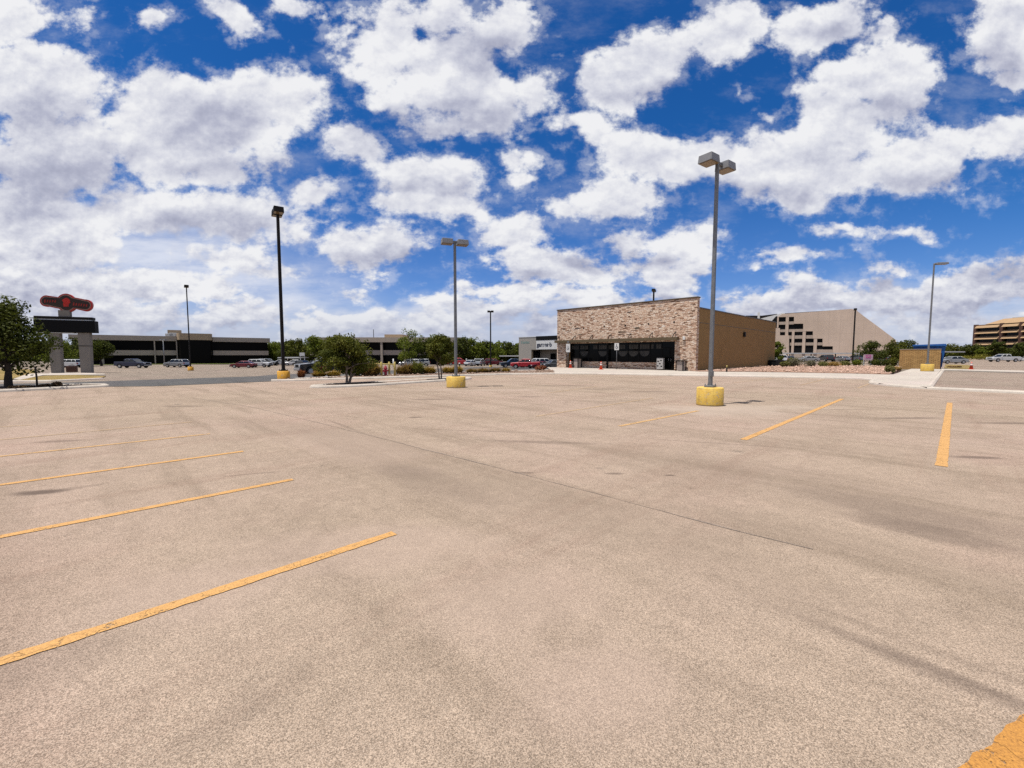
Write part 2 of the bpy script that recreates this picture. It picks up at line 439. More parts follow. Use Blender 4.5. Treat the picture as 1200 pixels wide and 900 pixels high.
def block_mat():
    t = NT('split_face_block'); v = t.obj()
    s = t.n('ShaderNodeSeparateXYZ', {0: v})
    q = t.n('ShaderNodeCombineXYZ', {0: t.math('ADD', s.outputs[0], s.outputs[1]), 1: s.outputs[2]}).outputs[0]
    b = t.n('ShaderNodeTexBrick', {'Vector': q, 'Color1': C(.60, .36, .13), 'Color2': C(.46, .26, .085), 'Mortar': C(.20, .125, .06), 'Scale': 1.0,
            'Mortar Size': .012, 'Brick Width': .41, 'Row Height': .14, 'Bias': 0.0})
    n = t.noise(v, 12, 6, .7); n1 = t.noise(v, 1.5, 3, .6)
    c = t.n('ShaderNodeVectorMath', {0: b.outputs[0], 'Scale': t.rng(t.math('ADD', t.math('MULTIPLY', n, .5), t.math('MULTIPLY', n1, .5)), .35, .65, .75, 1.2)}, operation='SCALE').outputs[0]
    h = t.math('SUBTRACT', n, b.outputs[1])
    return t.done(c, .9, 0, h, .8, .03)
M['block'] = block_mat()

def panel_concrete():
    t = NT('board_formed_concrete_panels'); v = t.obj()
    s = t.n('ShaderNodeSeparateXYZ', {0: v})
    n = t.noise(v, .12, 5, .6); n2 = t.noise(t.mapv(v, scale=(1, 1, .15)), .9, 5, .7)
    c = t.mix(t.rng(n, .35, .65), C(.64, .50, .39), C(.74, .58, .46))
    c = t.mix(t.rng(n2, .5, .75, 0, .35, True), c, C(.50, .385, .30))
    fx = t.math('FRACT', t.math('DIVIDE', s.outputs[0], 3.1))
    c = t.mix(t.math('LESS_THAN', fx, .03), c, C(.60, .465, .36))
    c = t.mix(t.math('LESS_THAN', t.math('FRACT', t.math('DIVIDE', s.outputs[2], 4.4)), .02), c, C(.60, .465, .36))
    return t.done(c, .9, 0, n2, .3, .02, .2)
M['panel'] = panel_concrete()

def leaf_mat(name, c1, c2, scale=1.2, sat=1.0):
    t = NT(name); p = t.pos()
    n = t.noise(p, scale, 3, .6)
    g = t.n('ShaderNodeNewGeometry').outputs['Random Per Island']
    c = t.mix(t.rng(n, .35, .65), c1, c2)
    c = t.n('ShaderNodeVectorMath', {0: c, 'Scale': t.rng(g, 0, 1, .65, 1.4)}, operation='SCALE').outputs[0]
    d = t.n('ShaderNodeBsdfPrincipled', {'Base Color': c, 'Roughness': .6})
    d.inputs['Specular IOR Level'].default_value = .06
    tr = t.n('ShaderNodeBsdfTranslucent', {0: t.n('ShaderNodeVectorMath', {0: c, 1: (1.2, 1.35, .5)}, operation='MULTIPLY').outputs[0]})
    mx = t.n('ShaderNodeMixShader', {0: .25, 1: d.outputs[0], 2: tr.outputs[0]})
    t.t.links.new(mx.outputs[0], t.n('ShaderNodeOutputMaterial').inputs[0])
    return t.m
M['oak'] = leaf_mat('live_oak_leaves', C(0.061, 0.073, 0.012), C(0.128, 0.128, 0.022))
M['green'] = leaf_mat('mid_green_leaves', C(0.078, 0.108, 0.014), C(0.162, 0.176, 0.024))
M['darkgreen'] = leaf_mat('dark_green_leaves', C(0.041, 0.054, 0.011), C(0.089, 0.097, 0.019))
M['greyleaf'] = leaf_mat('grey_green_leaves', C(.15, .14, .09), C(.20, .175, .12), 2)
M['olive'] = leaf_mat('olive_shrub_leaves', C(.12, .125, .04), C(.19, .175, .06), 2)
M['straw'] = leaf_mat('straw_grass_blades', C(.30, .19, .055), C(.40, .25, .085), 2)
M['brownstraw'] = leaf_mat('brown_grass_blades', C(.21, .13, .065), C(.30, .185, .09), 2)
M['rustbush'] = leaf_mat('rust_brown_twigs', C(.22, .075, .045), C(.32, .12, .06), 2)
M['mulchbush'] = leaf_mat('dry_brown_ground_cover', C(.10, .060, .036), C(.15, .095, .055), 2)
M['redbush'] = leaf_mat('dark_red_leaves', C(.10, .012, .02), C(.17, .02, .03), 2)
M['yellowgreen'] = leaf_mat('yellow_green_hedge_leaves', C(.20, .19, .03), C(.28, .24, .05), 2)

# ------------------------------------------------------------------ ground sheets
def sheet(name, pts, off, mat, edge=2.5, kind='structure', thick=None, label=None, smooth_pts=False):
    """closed outline (world x,y) laid on the terrain, off metres above it; thick gives it a real edge"""
    bm = bmesh.new()
    vs = [bm.verts.new((p[0], p[1], 0)) for p in pts]
    bm.faces.new(vs)
    bmesh.ops.triangulate(bm, faces=bm.faces)
    for _ in range(7):
        es = [e for e in bm.edges if e.calc_length() > edge * max(1.0, min(((e.verts[0].co + e.verts[1].co) / 2).length / 40, 60))]
        if not es: break
        bmesh.ops.subdivide_edges(bm, edges=es, cuts=1)
        bmesh.ops.triangulate(bm, faces=[f for f in bm.faces if len(f.verts) > 3])
    for v in bm.verts: v.co.z = T(v.co.x, v.co.y) + off
    for f in bm.faces:
        f.normal_update()
        if f.normal.z < 0: f.normal_flip()
    if thick:
        be = [e for e in bm.edges if e.is_boundary]
        r = bmesh.ops.extrude_edge_only(bm, edges=be)
        for g in r['geom']:
            if isinstance(g, bmesh.types.BMVert): g.co.z -= thick
    me = bpy.data.meshes.new(name); bm.to_mesh(me); bm.free()
    me.materials.append(mat)
    o = bpy.data.objects.new(name, me); COL.objects.link(o)
    tag(o, label=label, kind=kind)
    return o

def PX(*pp): return [tuple(gp(x, y)[:2]) for x, y in pp]

def resample(pts, step=1.5, closed=False):
    out = []
    P = [Vector((p[0], p[1])) for p in pts]
    n = len(P)
    for i in range(n if closed else n - 1):
        a, b = P[i], P[(i + 1) % n]
        k = max(1, int((b - a).length / step))
        for j in range(k): out.append(a + (b - a) * j / k)
    if not closed: out.append(P[-1])
    return out

def smooth_poly(pts, it=2, closed=False):
    P = [Vector((p[0], p[1])) for p in pts]
    for _ in range(it):
        Q = []
        n = len(P)
        rngn = range(n) if closed else range(n - 1)
        if not closed: Q.append(P[0])
        for i in rngn:
            a, b = P[i], P[(i + 1) % n]
            Q.append(a * .75 + b * .25); Q.append(a * .25 + b * .75)
        if not closed: Q.append(P[-1])
        P = Q
    return P

def kerb(name, pts, w=.16, h=.14, closed=False, mat=None, base=-.12):
    P = resample(pts, 1.2, closed); n = len(P)
    mb = MB(); vs = []; fs = []
    prof = [(-w / 2 - .11, base), (-w / 2 - .04, h * .55), (-w / 2 + .045, h), (w / 2 - .045, h), (w / 2 + .04, h * .55), (w / 2 + .11, base)]
    for i, p in enumerate(P):
        a = P[(i - 1) % n] if (closed or i) else P[i]; b = P[(i + 1) % n] if (closed or i < n - 1) else P[i]
        d = (b - a).normalized(); nn = Vector((-d.y, d.x))
        for (o, z) in prof:
            q = p + nn * o; vs.append((q.x, q.y, T(p.x, p.y) + z))
    k = len(prof)
    for i in range(n if closed else n - 1):
        j = (i + 1) % n
        for m in range(k - 1): fs.append((i * k + m, i * k + m + 1, j * k + m + 1, j * k + m))
    if not closed:
        fs.append(tuple(range(k))); fs.append(tuple((n - 1) * k + m for m in range(k)))
    mb.add(vs, fs)
    return tag(mb.build(name, mat or M['kerbconc']), kind='structure')

# base sheet to the horizon
def base_ground():
    bm = bmesh.new()
    rs = [0] + [3 * k for k in range(1, 40)] + [120 * 1.18 ** k for k in range(0, 22)]
    seg = 96; rings = []
    c = bm.verts.new((0, 0, T(0, 0) - .09))
    for r in rs[1:]:
        ring = []
        for k in range(seg):
            a = 2 * PI * k / seg; x, y = r * math.cos(a), r * math.sin(a)
            ring.append(bm.verts.new((x, y, T(x, y) - .09)))
        rings.append(ring)
    for k in range(seg): bm.faces.new((c, rings[0][k], rings[0][(k + 1) % seg]))
    for i in range(len(rings) - 1):
        for k in range(seg):
            bm.faces.new((rings[i][k], rings[i + 1][k], rings[i + 1][(k + 1) % seg], rings[i][(k + 1) % seg]))
    me = bpy.data.meshes.new('ground'); bm.to_mesh(me); bm.free(); me.materials.append(M['ground'])
    o = bpy.data.objects.new('ground', me); COL.objects.link(o); tag(o, kind='structure')
base_ground()

left_kerb = PX((-260, 474), (-60, 462.5), (0, 459.5), (60, 456.5), (118, 453.8))
mid_front = PX((318, 447.0), (345, 446.4), (420, 444.2), (500, 441.8), (560, 440), (600, 439), (650, 438.4))
walk_front = PX((650, 438.4), (700, 438.7), (800, 440.6), (870, 441.6), (950, 443), (1010, 444.6), (1024, 446))
pad_front = PX((1024, 446), (1021, 449), (1030, 451.5), (1086, 456.2), (1140, 458.6), (1200, 461.5), (1330, 468))
lot = [(-70, -40), (-70, 15)] + left_kerb + PX((128, 453.2), (180, 452.8), (310, 447.4)) + mid_front + walk_front[1:] + pad_front[1:] + [(70, 20), (70, -40)]
sheet('parking_lot', lot, 0.0, M['lot'])

# cross road (dark) seen behind the lot
rn = PX((-400, 470), (-60, 457.6), (0, 455.6)) + PX((128, 453.0), (180, 452.6), (310, 447.2), (430, 441), (560, 436.2), (648, 433.8), (760, 430))
rf = PX((760, 426.3), (648, 428.4), (560, 430), (420, 435.5), (300, 441), (200, 444.2), (60, 448.9), (0, 450), (-60, 451.2), (-400, 460))
sheet('road', rn + rf, 0.004, M['road'])
sheet('far_parking_lot', PX((-400, 460), (-60, 451.2), (0, 450), (60, 448.9), (200, 444.2), (300, 441), (420, 435.5), (560, 430), (648, 428.4), (760, 426.3))
      + [(40, 118), (-150, 118), (-190, 60)], -.015, M['farlot'])
# left-hand island (mulch), lawn by the big sign
isl = left_kerb + PX((127, 452.6), (118, 451.9), (60, 453.2), (0, 455.2), (-60, 457.2), (-260, 464))
sheet('mulch_bed', isl, .10, M['soil'])
kerb('kerb', smooth_poly(left_kerb[:-1] + PX((112, 454.0), (127, 453.2), (118, 451.9), (60, 453.2), (0, 455.2), (-60, 457.2), (-260, 464)), 2), .2)
sheet('dry_lawn', PX((-120, 447.5), (-40, 446.5), (12, 445.5), (42, 438.5), (40, 433.2), (-20, 433), (-120, 434)), .05, M['lawn'], thick=.12)
sheet('dry_lawn', PX((14, 447.0), (60, 446.2), (118, 443.4), (124, 441.4), (90, 440.0), (52, 440.8)), .05, M['lawn'], thick=.12)
kerb('kerb', PX((-120, 449), (0, 447.6), (60, 446.9), (120, 444.2)), .18, .1)
sheet('sidewalk', PX((16, 444.8), (60, 436.6), (112, 437.6), (124, 439.6), (50, 440.4), (24, 446)), .06, M['concrete'], thick=.12)
sheet('lawn_strip', [tuple(at(60, 108)[:2]), tuple(at(60, 113)[:2]), tuple(at(330, 134)[:2]), tuple(at(330, 128)[:2])], .08, M['greenlawn'], thick=.2)

# verge with bushes between the lot and the road
vb = PX((648, 434.2), (560, 436.6), (430, 441.2), (330, 446.0))
sheet('verge', mid_front + vb, .10, M['verge'])
kerb('kerb', mid_front[:-1] + [mid_front[-1]], .22)
kerb('kerb', list(reversed(vb)), .18)

# long planted island with the two young trees
i_front = PX((372, 455.0), (434, 452.6), (500, 448.0), (545, 445.2))
i_back = PX((552, 444.0), (545, 443.4), (500, 445.4), (434, 449.6), (378, 452.6))
isl2 = i_front + i_back
isl2s = smooth_poly(isl2 + PX((364, 454.0),), 2, True)
sheet('planted_island', isl2s, .09, M['verge'])
kerb('kerb', isl2s, .2, .14, True)
for nm, cx, cy, a, b in (('mulch_ring', 418, 451.0, 1.9, .55), ('mulch_ring', 519, 446.0, 1.3, .5)):
    c = gp(cx, cy); d = Vector((math.cos(R(32)), math.sin(R(32))))
    ring = []
    rnd = random.Random(int(cx))
    for k in range(20):
        t = 2 * PI * k / 20; e = Vector((-d.y, d.x)); q = d * (a * math.cos(t)) + e * (b * math.sin(t))
        q *= rnd.uniform(.85, 1.05)
        ring.append((c.x + q.x, c.y + q.y))
    sheet(nm, ring, .125, M['soil'], .5)

# walk in front of the store, red gravel, pad on the right, driveway
BL_corner = gp(815, 436.2)
corner = Vector((BL_corner.x, BL_corner.y))          # right-hand front corner of the store
FW = 18.1                                            # facade width
AX = Vector((A_.x, A_.y)); BX = Vector((B_.x, B_.y))
Lc = corner + BX * FW
SIDE = 28.6
walk = walk_front + PX((1048, 440.4), (1000, 439.0), (900, 437.0), (830, 436.4)) + [tuple(corner + AX * 1.0 - BX * .3), tuple(corner + AX * 1.0), tuple(Lc + AX * 1.0), tuple(Lc - AX * .3 + BX * 1.5)]
sheet('sidewalk', walk, .12, M['concrete'])
kerb('kerb', walk_front, .2, .135)
gr = PX((819, 436.9), (880, 437.2), (1000, 439.3), (1042, 440.6), (1056, 434), (1056, 431.0), (1000, 429.6), (912, 428.0))
gr += [tuple(corner + AX * (SIDE + 2)), tuple(corner + AX * (SIDE + 2) + BX * .5), tuple(corner + BX * .5)]
sheet('gravel_bed', gr, .17, M['gravel'], 1.2, thick=.3)
pad = PX((1024, 446), (1021, 449), (1030, 451.5), (1086, 456.2), (1103, 433.9), (1068, 433.3), (1046, 440.5))
sheet('concrete_pad', pad, .125, M['concrete'])
kerb('kerb', smooth_poly(PX((1044, 441), (1026, 445.4), (1020, 449), (1030, 451.5), (1086, 456.2), (1140, 458.6), (1200, 461.5), (1330, 468)), 1), .22, .14)
kerb('kerb', PX((1088.2, 455.6), (1105, 434.2)), .2, .15)
drv = PX((1090, 456.0), (1140, 458.6), (1200, 461.5), (1330, 468), (1420, 446), (1200, 438.0), (1104, 434.9))
sheet('driveway', drv, .03, M['drive'])
sheet('sidewalk', PX((1103, 434.7), (1200, 437.6), (1420, 445), (1420, 442.5), (1200, 435.6), (1103, 433.2)), .12, M['concrete'], thick=.2)
sheet('dry_lawn', PX((1106, 432.5), (1138, 432.9), (1136, 428.2), (1108, 427.4)), .06, M['lawn'], thick=.1)
sheet('far_parking_lot', PX((1103, 433.0), (1200, 435.2), (1420, 442), (1600, 424), (1200, 418.5), (1000, 419)) + [tuple(at(920, 120)[:2]), tuple(at(920, 72)[:2])], -.01, M['drive'])

# construction seam in the asphalt
def seam(pts, w, name='pavement_seam'):
    P = resample(pts, .25); rnd = random.Random(4)
    vs = []; fs = []
    off = 0
    for i, p in enumerate(P):
        d = (P[min(i + 1, len(P) - 1)] - P[max(i - 1, 0)]).normalized(); nn = Vector((-d.y, d.x))
        off = off * .8 + rnd.uniform(-.012, .012)
        ww = w * rnd.uniform(.15, 1.25)
        for s in (-1, 1):
            q = p + nn * (off + s * ww / 2); vs.append((q.x, q.y, .004))
    for i in range(len(P) - 1): fs.append((2 * i, 2 * i + 1, 2 * i + 3, 2 * i + 2))
    mb = MB().add(vs, fs)
    tag(mb.build(name, M['seam'], fix=False), kind='structure')
M['seam'] = simple('tar_seam', C(.23, .18, .145), .9, 0, .4, 8)
a, b = gp(300, 478), gp(800, 605)
ex = (b - a).normalized() * 1.2
seam([a[:2], gp(440, 512)[:2], gp(610, 555)[:2], b[:2], (b + ex)[:2]], .022)
seam([gp(225, 466)[:2], gp(300, 478)[:2]], .03)

# painted bay lines
def bay_line(a, b, w, mat):
    a = Vector(a[:2]); b = Vector(b[:2]); d = (b - a).normalized(); nn = Vector((-d.y, d.x)) * w / 2
    rnd = random.Random(int(a.x * 100))
    P = resample([a, b], .07); vs = []
    for p in P:
        q = rnd.uniform(.86, 1.06)
        vs += [(p.x + nn.x * q, p.y + nn.y * q, .006), (p.x - nn.x * q, p.y - nn.y * q, .006)]
    fs = [(2 * i, 2 * i + 1, 2 * i + 3, 2 * i + 2) for i in range(len(P) - 1)]
    tag(MB().add(vs, fs).build('bay_line', mat, fix=False), kind='structure')
for (ex_, ey), (sx, sy), w, m in [((462, 625), (0, 776), .115, 'line1'), ((343, 562), (0, 629.5), .115, 'line1'), ((285, 529), (0, 568.5), .115, 'line1'),
                             ((246, 508.5), (0, 535), .115, 'line2'), ((225, 494.5), (0, 515.5), .12, 'line3'), ((38, 498), (-40, 503), .12, 'line3')]:
    a = gp(ex_, ey); b = gp(sx, sy); d = (b - a).normalized()
    bay_line(a, a + d * max(5.8, (b - a).length + 1.0), w, M[m])
bay_line(gp(871, 515.5), gp(987, 467.5), .14, M['line1'])
bay_line(gp(1103, 546.5), gp(1113, 472), .15, M['line1'])
bay_line(gp(726, 499.5), gp(818, 481.5), .13, M['line2'])
bay_line(gp(628, 488), gp(765, 466.5), .13, M['line3'])
for q in ((858, 449, 905, 443.2), (938, 451.5, 966, 444.6), (640, 461, 700, 452.8), (1005, 455, 1018, 450)):
    bay_line(gp(q[0], q[1]), gp(q[2], q[3]), .12, M['line3'])
# the big orange marking whose corner enters at the lower right
a, b = gp(1120, 900), gp(1200, 835)
d = (b - a).normalized(); nn = Vector((d.y, -d.x, 0)); a2 = a - d * .9
bay_line(a2 + nn * .13, a2 + nn * .13 + d * 5.5, .26, M['line4'])

# ------------------------------------------------------------------ lamp posts
def lamp(label, p, H, heads, style='grey', basemat='ypaint', base_r=.46, base_h=.68, pole_w=.13, head=(.62, .42, .26), hx0=.12, group='parking lot lamp posts', square=True):
    pm = M['greymetal'] if style == 'grey' else M['darkmetal']
    hm = M['lampgrey'] if style == 'grey' else M['darkmetal']
    r = empty('lamp_post', p, 0, label, 'lamp post', group)
    if base_h > 0:
        o = MB().lathe([(base_r * 1.0, -.1), (base_r, .04), (base_r, base_h - .03), (base_r - .03, base_h)], 40).build('concrete_base', M[basemat], r)
        bp = MB().box(-pole_w * 1.25, pole_w * 1.25, -pole_w * 1.25, pole_w * 1.25, base_h - .01, base_h + .07, AXR).build('base_plate', pm, r, .01)
    if base_h > 0:
        for k in range(4):
            a_ = AXR + PI / 4 + k * PI / 2; q_ = pole_w * 1.45
            MB().tube([(q_ * math.cos(a_), q_ * math.sin(a_), base_h + .06), (q_ * math.cos(a_), q_ * math.sin(a_), base_h + .13)], .018, 6).build('anchor_bolt', pm, bp)
    w = pole_w / 2
    z0 = max(base_h, 0) - .05
    pole = MB()
    if square:
        rr = []
        for z, q in ((z0, w), (H - .06, w * .86)):
            for k in range(4):
                t = AXR + PI / 4 + k * PI / 2
                rr.append((q * 1.414 * math.cos(t), q * 1.414 * math.sin(t), z))
        pole.add(rr, [(3, 2, 1, 0), (4, 5, 6, 7)] + [(k, (k + 1) % 4, (k + 1) % 4 + 4, k + 4) for k in range(4)])
    else:
        pole.tube([(0, 0, z0), (0, 0, H - .06)], [w, w * .75], 10)
    po = pole.build('pole', pm, r, .012 if square else 0)
    L, W, Hh = head
    for ang in heads:
        arm = empty_arm = MB().box(0, hx0 + .1, -.045, .045, H - .17, H - .07, ang).build('arm', pm, r, .008)
        hd = MB(); x0 = hx0
        c, n = math.cos(ang), math.sin(ang)
        def q(x, y, z): return (x * c - y * n, x * n + y * c, z)
        top = [q(x0 + .02, -W / 2 + .02, H), q(x0 + L - .02, -W / 2 + .02, H), q(x0 + L - .02, W / 2 - .02, H), q(x0 + .02, W / 2 - .02, H)]
        bot = [q(x0, -W / 2, H - Hh), q(x0 + L, -W / 2, H - Hh), q(x0 + L, W / 2, H - Hh), q(x0, W / 2, H - Hh)]
        hd.add(bot + top, [(0, 3, 2, 1), (4, 5, 6, 7)] + [(k, (k + 1) % 4, (k + 1) % 4 + 4, k + 4) for k in range(4)])
        ho = hd.build('lamp_head', hm, r, .012)
        ln = MB().box(x0 + .035, x0 + L - .035, -W / 2 + .035, W / 2 - .035, H - Hh - .015, H - Hh + .01, ang).build('lens', M['lens'], ho)
    return r

p = gp(832, 476.5)
p.y += .46; p.x += .2
g1 = lamp('tall grey two-headed lamp post on the nearest yellow concrete base', p, zat(187, p.y), [R(35), R(215)], 'grey', 'ypaint', .445, .64, .125, (.52, .50, .26), .26)
MB().box(-.12, -.05, -.055, .055, 1.02, 1.22, AXR + .9).build('hand_hole_box', M['greymetal'], g1, .01)
p = gp(533, 454.8); p.y += .5
g2 = lamp('grey two-headed lamp post on a yellow base beside the smaller young tree', p, zat(281, p.y), [R(20), R(200)], 'grey', 'ypaint', .52, .60, .13, (.60, .5, .26))
p = gp(328.5, 446.2); p.y += .45
g3 = lamp('tallest dark bronze post on an orange-yellow base beside the dark road', p, zat(245, p.y), [R(125), R(-55)], 'dark', 'opaint', .40, .66, .19, (.6, .62, .36))
p = gp(223.5, 434.3)
g4 = lamp('dark slender lamp post on a yellow base before the long office entrance bay', p, zat(327.5, p.y), [R(130), R(-50)], 'dark', 'opaint', .42, .66, .17, (.5, .62, .36))
p = at(575, 92)
lamp('thin dark post among the far cars, left of the dark blue pickup', p, zat(364, 92) - p.z, [0, PI], 'dark', 'ypaint', .3, .5, .22, (.55, .6, .36))
p = gp(1092, 436.8); p.y += .5
g6 = lamp('grey lamp post with one head, on the concrete pad by the block enclosure', p + Vector((0, 0, .12)), zat(308, p.y) - .12, [R(-8)], 'grey', 'ypaint', .50, .72, .15, (1.0, .5, .17))
p = at(764.5, 79)
lamp('dark lamp head rising above the stone parapet of the store', p, zat(339, 79) - p.z, [R(65), R(245)], 'dark', 'ypaint', 0, 0, .26, (.75, .6, .42))
for px, d, py, lb in ((999.5, 98, 361.5, 'tall dark post in front of the stepped concrete building'),
                      (1001.5, 150, 390, 'shorter dark post just right of the tall one, before the stepped building'),
                      (1012.5, 150, 392, 'dark post rising left of centre above the round tree by the pink sign'),
                      (1023, 150, 395.5, 'shortest dark post, above the right half of the round tree by the pink sign')):
    p = at(px, d)
    lamp(lb, p, zat(py, d) - p.z, [R(52), R(232)], 'dark', 'ypaint', 0, 0, .30 if d < 100 else .32, (.7, .6, .4))
p = at(192, 100)
lamp('slender pale post with a white top in front of the long glass office', p, zat(397.6, 100) - p.z, [0, PI], 'grey', 'ypaint', 0, 0, .24, (.55, .6, .25), square=False)
for c in kids(bpy.data.objects[-1]) if False else []: pass

# ------------------------------------------------------------------ the store
rz = AXR - PI / 2
zt = 7.55; zs = 6.55
store = empty('store_building', (Lc.x, Lc.y, 0), rz, 'empty stone-fronted store with dark full-width shopfront and brown stucco side wall', 'store')
def fz(py, px):
    """height on the facade under this sight line, and distance along it"""
    d = ray(px, py); d /= d.y
    # intersect with line Lc + t * (-BX)
    # x = d.x*y ; point = Lc - BX*t
    t = (Lc.x - d.x * Lc.y) / (BX.x - d.x * BX.y)
    y = Lc.y - BX.y * t
    return t, HC + d.z * y
TOP = (fz(363.5, 649)[1] + fz(347.5, 814)[1]) / 2
o1 = fz(418, 663)[0]; o2 = fz(418, 790.5)[0]
oz = (fz(403, 664)[1] + fz(399.5, 789)[1]) / 2
kz = (fz(424.3, 690)[1] + fz(424.3, 765)[1]) / 2
k2 = fz(418, 771)[0]
PT = .55
mb = MB()
mb.box(0, o1, 0, PT, -1.6, oz); mb.box(o2, FW, 0, PT, -.4, oz); mb.box(0, FW, 0, PT, oz, TOP - .12)
mb.build('stone_front', M['stone'], store)
MB().box(-.06, FW + .06, -.07, PT + .06, TOP - .12, TOP).build('parapet_cap', M['brownmetal'], store, .01)
ins = 1.0
MB().box(o1 + .02, k2, ins - .25, ins, -.3, kz).build('knee_wall', M['stone'], store)
MB().box(o1 - .2, o1, PT, ins + .3, -.6, oz).build('recess_jamb', M['stucco'], store)
MB().box(o2, o2 + .2, PT, ins + .3, -.6, oz).build('recess_jamb', M['stucco'], store)
MB().box(o1, o2, PT, ins + .3, oz - .02, oz + .2).build('soffit', M['brownmetal'], store)
# shopfront glass with mullions, each pane a part
npane = 9
wx = (k2 - o1 - .12) / npane
for i in range(npane):
    x0 = o1 + .12 + i * wx
    g = MB().box(x0 + .03, x0 + wx - .03, ins - .06, ins - .03, kz + .05, oz - .06).build('window', M['glass'], store)
    fr = MB(); fr.box(x0, x0 + .05, ins - .1, ins, kz, oz); fr.box(x0 + wx - .05, x0 + wx, ins - .1, ins, kz, oz)
    fr.box(x0 + .05, x0 + wx - .05, ins - .1, ins, kz, kz + .06); fr.box(x0 + .05, x0 + wx - .05, ins - .1, ins, oz - .07, oz)
    fr.build('frame', M['black'], g)
    # painted ceiling-light reflections: a row of small squares on top; faded fan sticker below
    rnd = random.Random(i)
    for k in range(4):
        xx = x0 + .12 + k * (wx - .2) / 4
        if rnd.random() < .85: MB().box(xx, xx + .26, ins - .075, ins - .07, oz - .75, oz - .25).build('sticker_and_reflection', M['decal_and_reflection'], g)
    if i % 2 == 1 or i == 6:
        cx = x0 + wx / 2; pts = [(cx + .62 * math.cos(t), oz - 1.0 + .62 * math.sin(t)) for t in [PI + PI * j / 10 for j in range(11)]]
        MB().prism(pts, ins - .075, ins - .07).build('sticker_and_reflection', M['decal_and_reflection'], g)
for j, (x0, x1) in enumerate(((k2 + .06, (k2 + o2) / 2 - .02), ((k2 + o2) / 2 + .02, o2 - .14))):
    dr = MB().box(x0, x1, ins - .08, ins - .03, .14, 2.5).build('door', M['glass'], store)
    f = MB(); f.box(x0 - .05, x0 + .04, ins - .12, ins, .12, 2.55); f.box(x1 - .04, x1 + .03, ins - .12, ins, .12, 2.55); f.box(x0 + .04, x1 - .04, ins - .12, ins, 2.47, 2.55)
    f.build('frame', M['black'], dr)
    hx = x1 - .12 if j == 0 else x0 + .12
    MB().tube([(hx, ins - .15, 1.0), (hx, ins - .15, 1.4)], .015).build('handle', M['rim'], dr)
MB().box(k2, o2 - .12, ins - .06, ins - .03, 2.56, oz).build('transom_window', M['glass'], store)
xp = fz(430, 708)[0]
MB().box(xp - .09, xp + .09, ins - .4, ins - .26, 0, oz - .02).build('inner_column', M['black'], store)
# back shell
FH = fz(359.5, 815)[1] * 1.0
d_ = ray(815, 359.3); d_ /= d_.y
SH = HC + d_.z * corner.y
MB().box(FW - .35, FW, PT, SIDE, -.6, SH - .12).build('side_wall', M['stucco'], store)
MB().box(0, .35, PT, SIDE, -1.8, SH - .12).build('side_wall', M['stucco'], store)
MB().box(.35, FW - .35, SIDE - .35, SIDE, -1.8, SH - .12).build('rear_wall', M['stucco'], store)
cap = MB(); cap.box(FW - .4, FW + .05, PT + .06, SIDE + .05, SH - .12, SH); cap.box(-.05, .4, PT + .06, SIDE + .05, SH - .12, SH); cap.box(.4, FW - .4, SIDE - .4, SIDE + .05, SH - .12, SH)
cap.build('coping', M['brownmetal'], store)
MB().box(.35, FW - .35, PT, SIDE - .35, SH - 1.0, SH - .8).build('roof', M['whitedirty'], store)
MB().box(.35, FW - .35, ins + .02, ins + .2, -.3, SH - 1.0).build('inner_partition', M['black'], store)
MB().box(FW, FW + .012, PT, SIDE, SH * .76, SH * .76 + .05).build('reveal_joint', M['brownmetal'], store)
# canopy fascia
ca, cb = fz(400, 650)[0], fz(396, 796)[0]
c0 = (fz(402.2, 652)[1] + fz(397.3, 793)[1]) / 2 - .05; c1 = (fz(398.6, 652)[1] + fz(393.0, 793)[1]) / 2 - .12
cn = MB().box(ca + .45, cb, -.6, 0, c0, c1).build('canopy', M['oliveband'], store, .01)
for k in range(7):
    x = ca + .7 + k * (cb - ca - 1.2) / 6
    MB().tube([(x + .1, 0, c1 + .55), (x + .02, -.3, c1 + .3), (x, -.5, c1)], .045, 6).build('tie_rod', M['darkmetal'], cn)
# wall lamp heads and ghost marks of removed lettering
for px, py in ((802, 396.5),):
    x, z = fz(py, px)
    w = MB().box(x - .12, x + .12, -.16, 0, z - .16, z + .16).build('wall_lamp', M['white'], store, .03)
for i, (px, py, wx_, wz) in enumerate([(677, 384.5, 1.05, .14), (684, 384.5, .3, .22), (708, 382.5, .28, .22), (733, 381.5, .3, .3), (760, 379.5, .28, .22), (790, 377.5, .25, .2), (737, 366.0, .65, .10),
     (728.5, 389.0, 1.7, .18), (728.5, 391.5, 1.2, .1), (746.5, 384.5, .9, .3), (669, 379.5, .6, .15), (661, 386, .5, .14), (680, 392, .8, .12)]):
    x, z = fz(py, px)
    rnd = random.Random(i)
    pts = [(x + wx_ / 2 * rnd.uniform(.6, 1.05) * math.cos(t), z + wz / 2 * rnd.uniform(.5, 1.1) * math.sin(t)) for t in [2 * PI * j / 9 for j in range(9)]]
    MB().prism(pts, -.012, -.002).build('old_sign_mark', M['darkmetal'] if i < 7 else M['brownmetal'], store)
# side wall fitting
d_ = ray(871.5, 392); d_ /= d_.y
tt = (corner.x - d_.x * corner.y) / (d_.x * AX.y - AX.x)
MB().box(FW, FW + .22, tt - .22, tt + .22, HC + d_.z * (corner.y + AX.y * tt) - .3, HC + d_.z * (corner.y + AX.y * tt) + .3).build('wall_light', M['darkmetal'], store, .03)

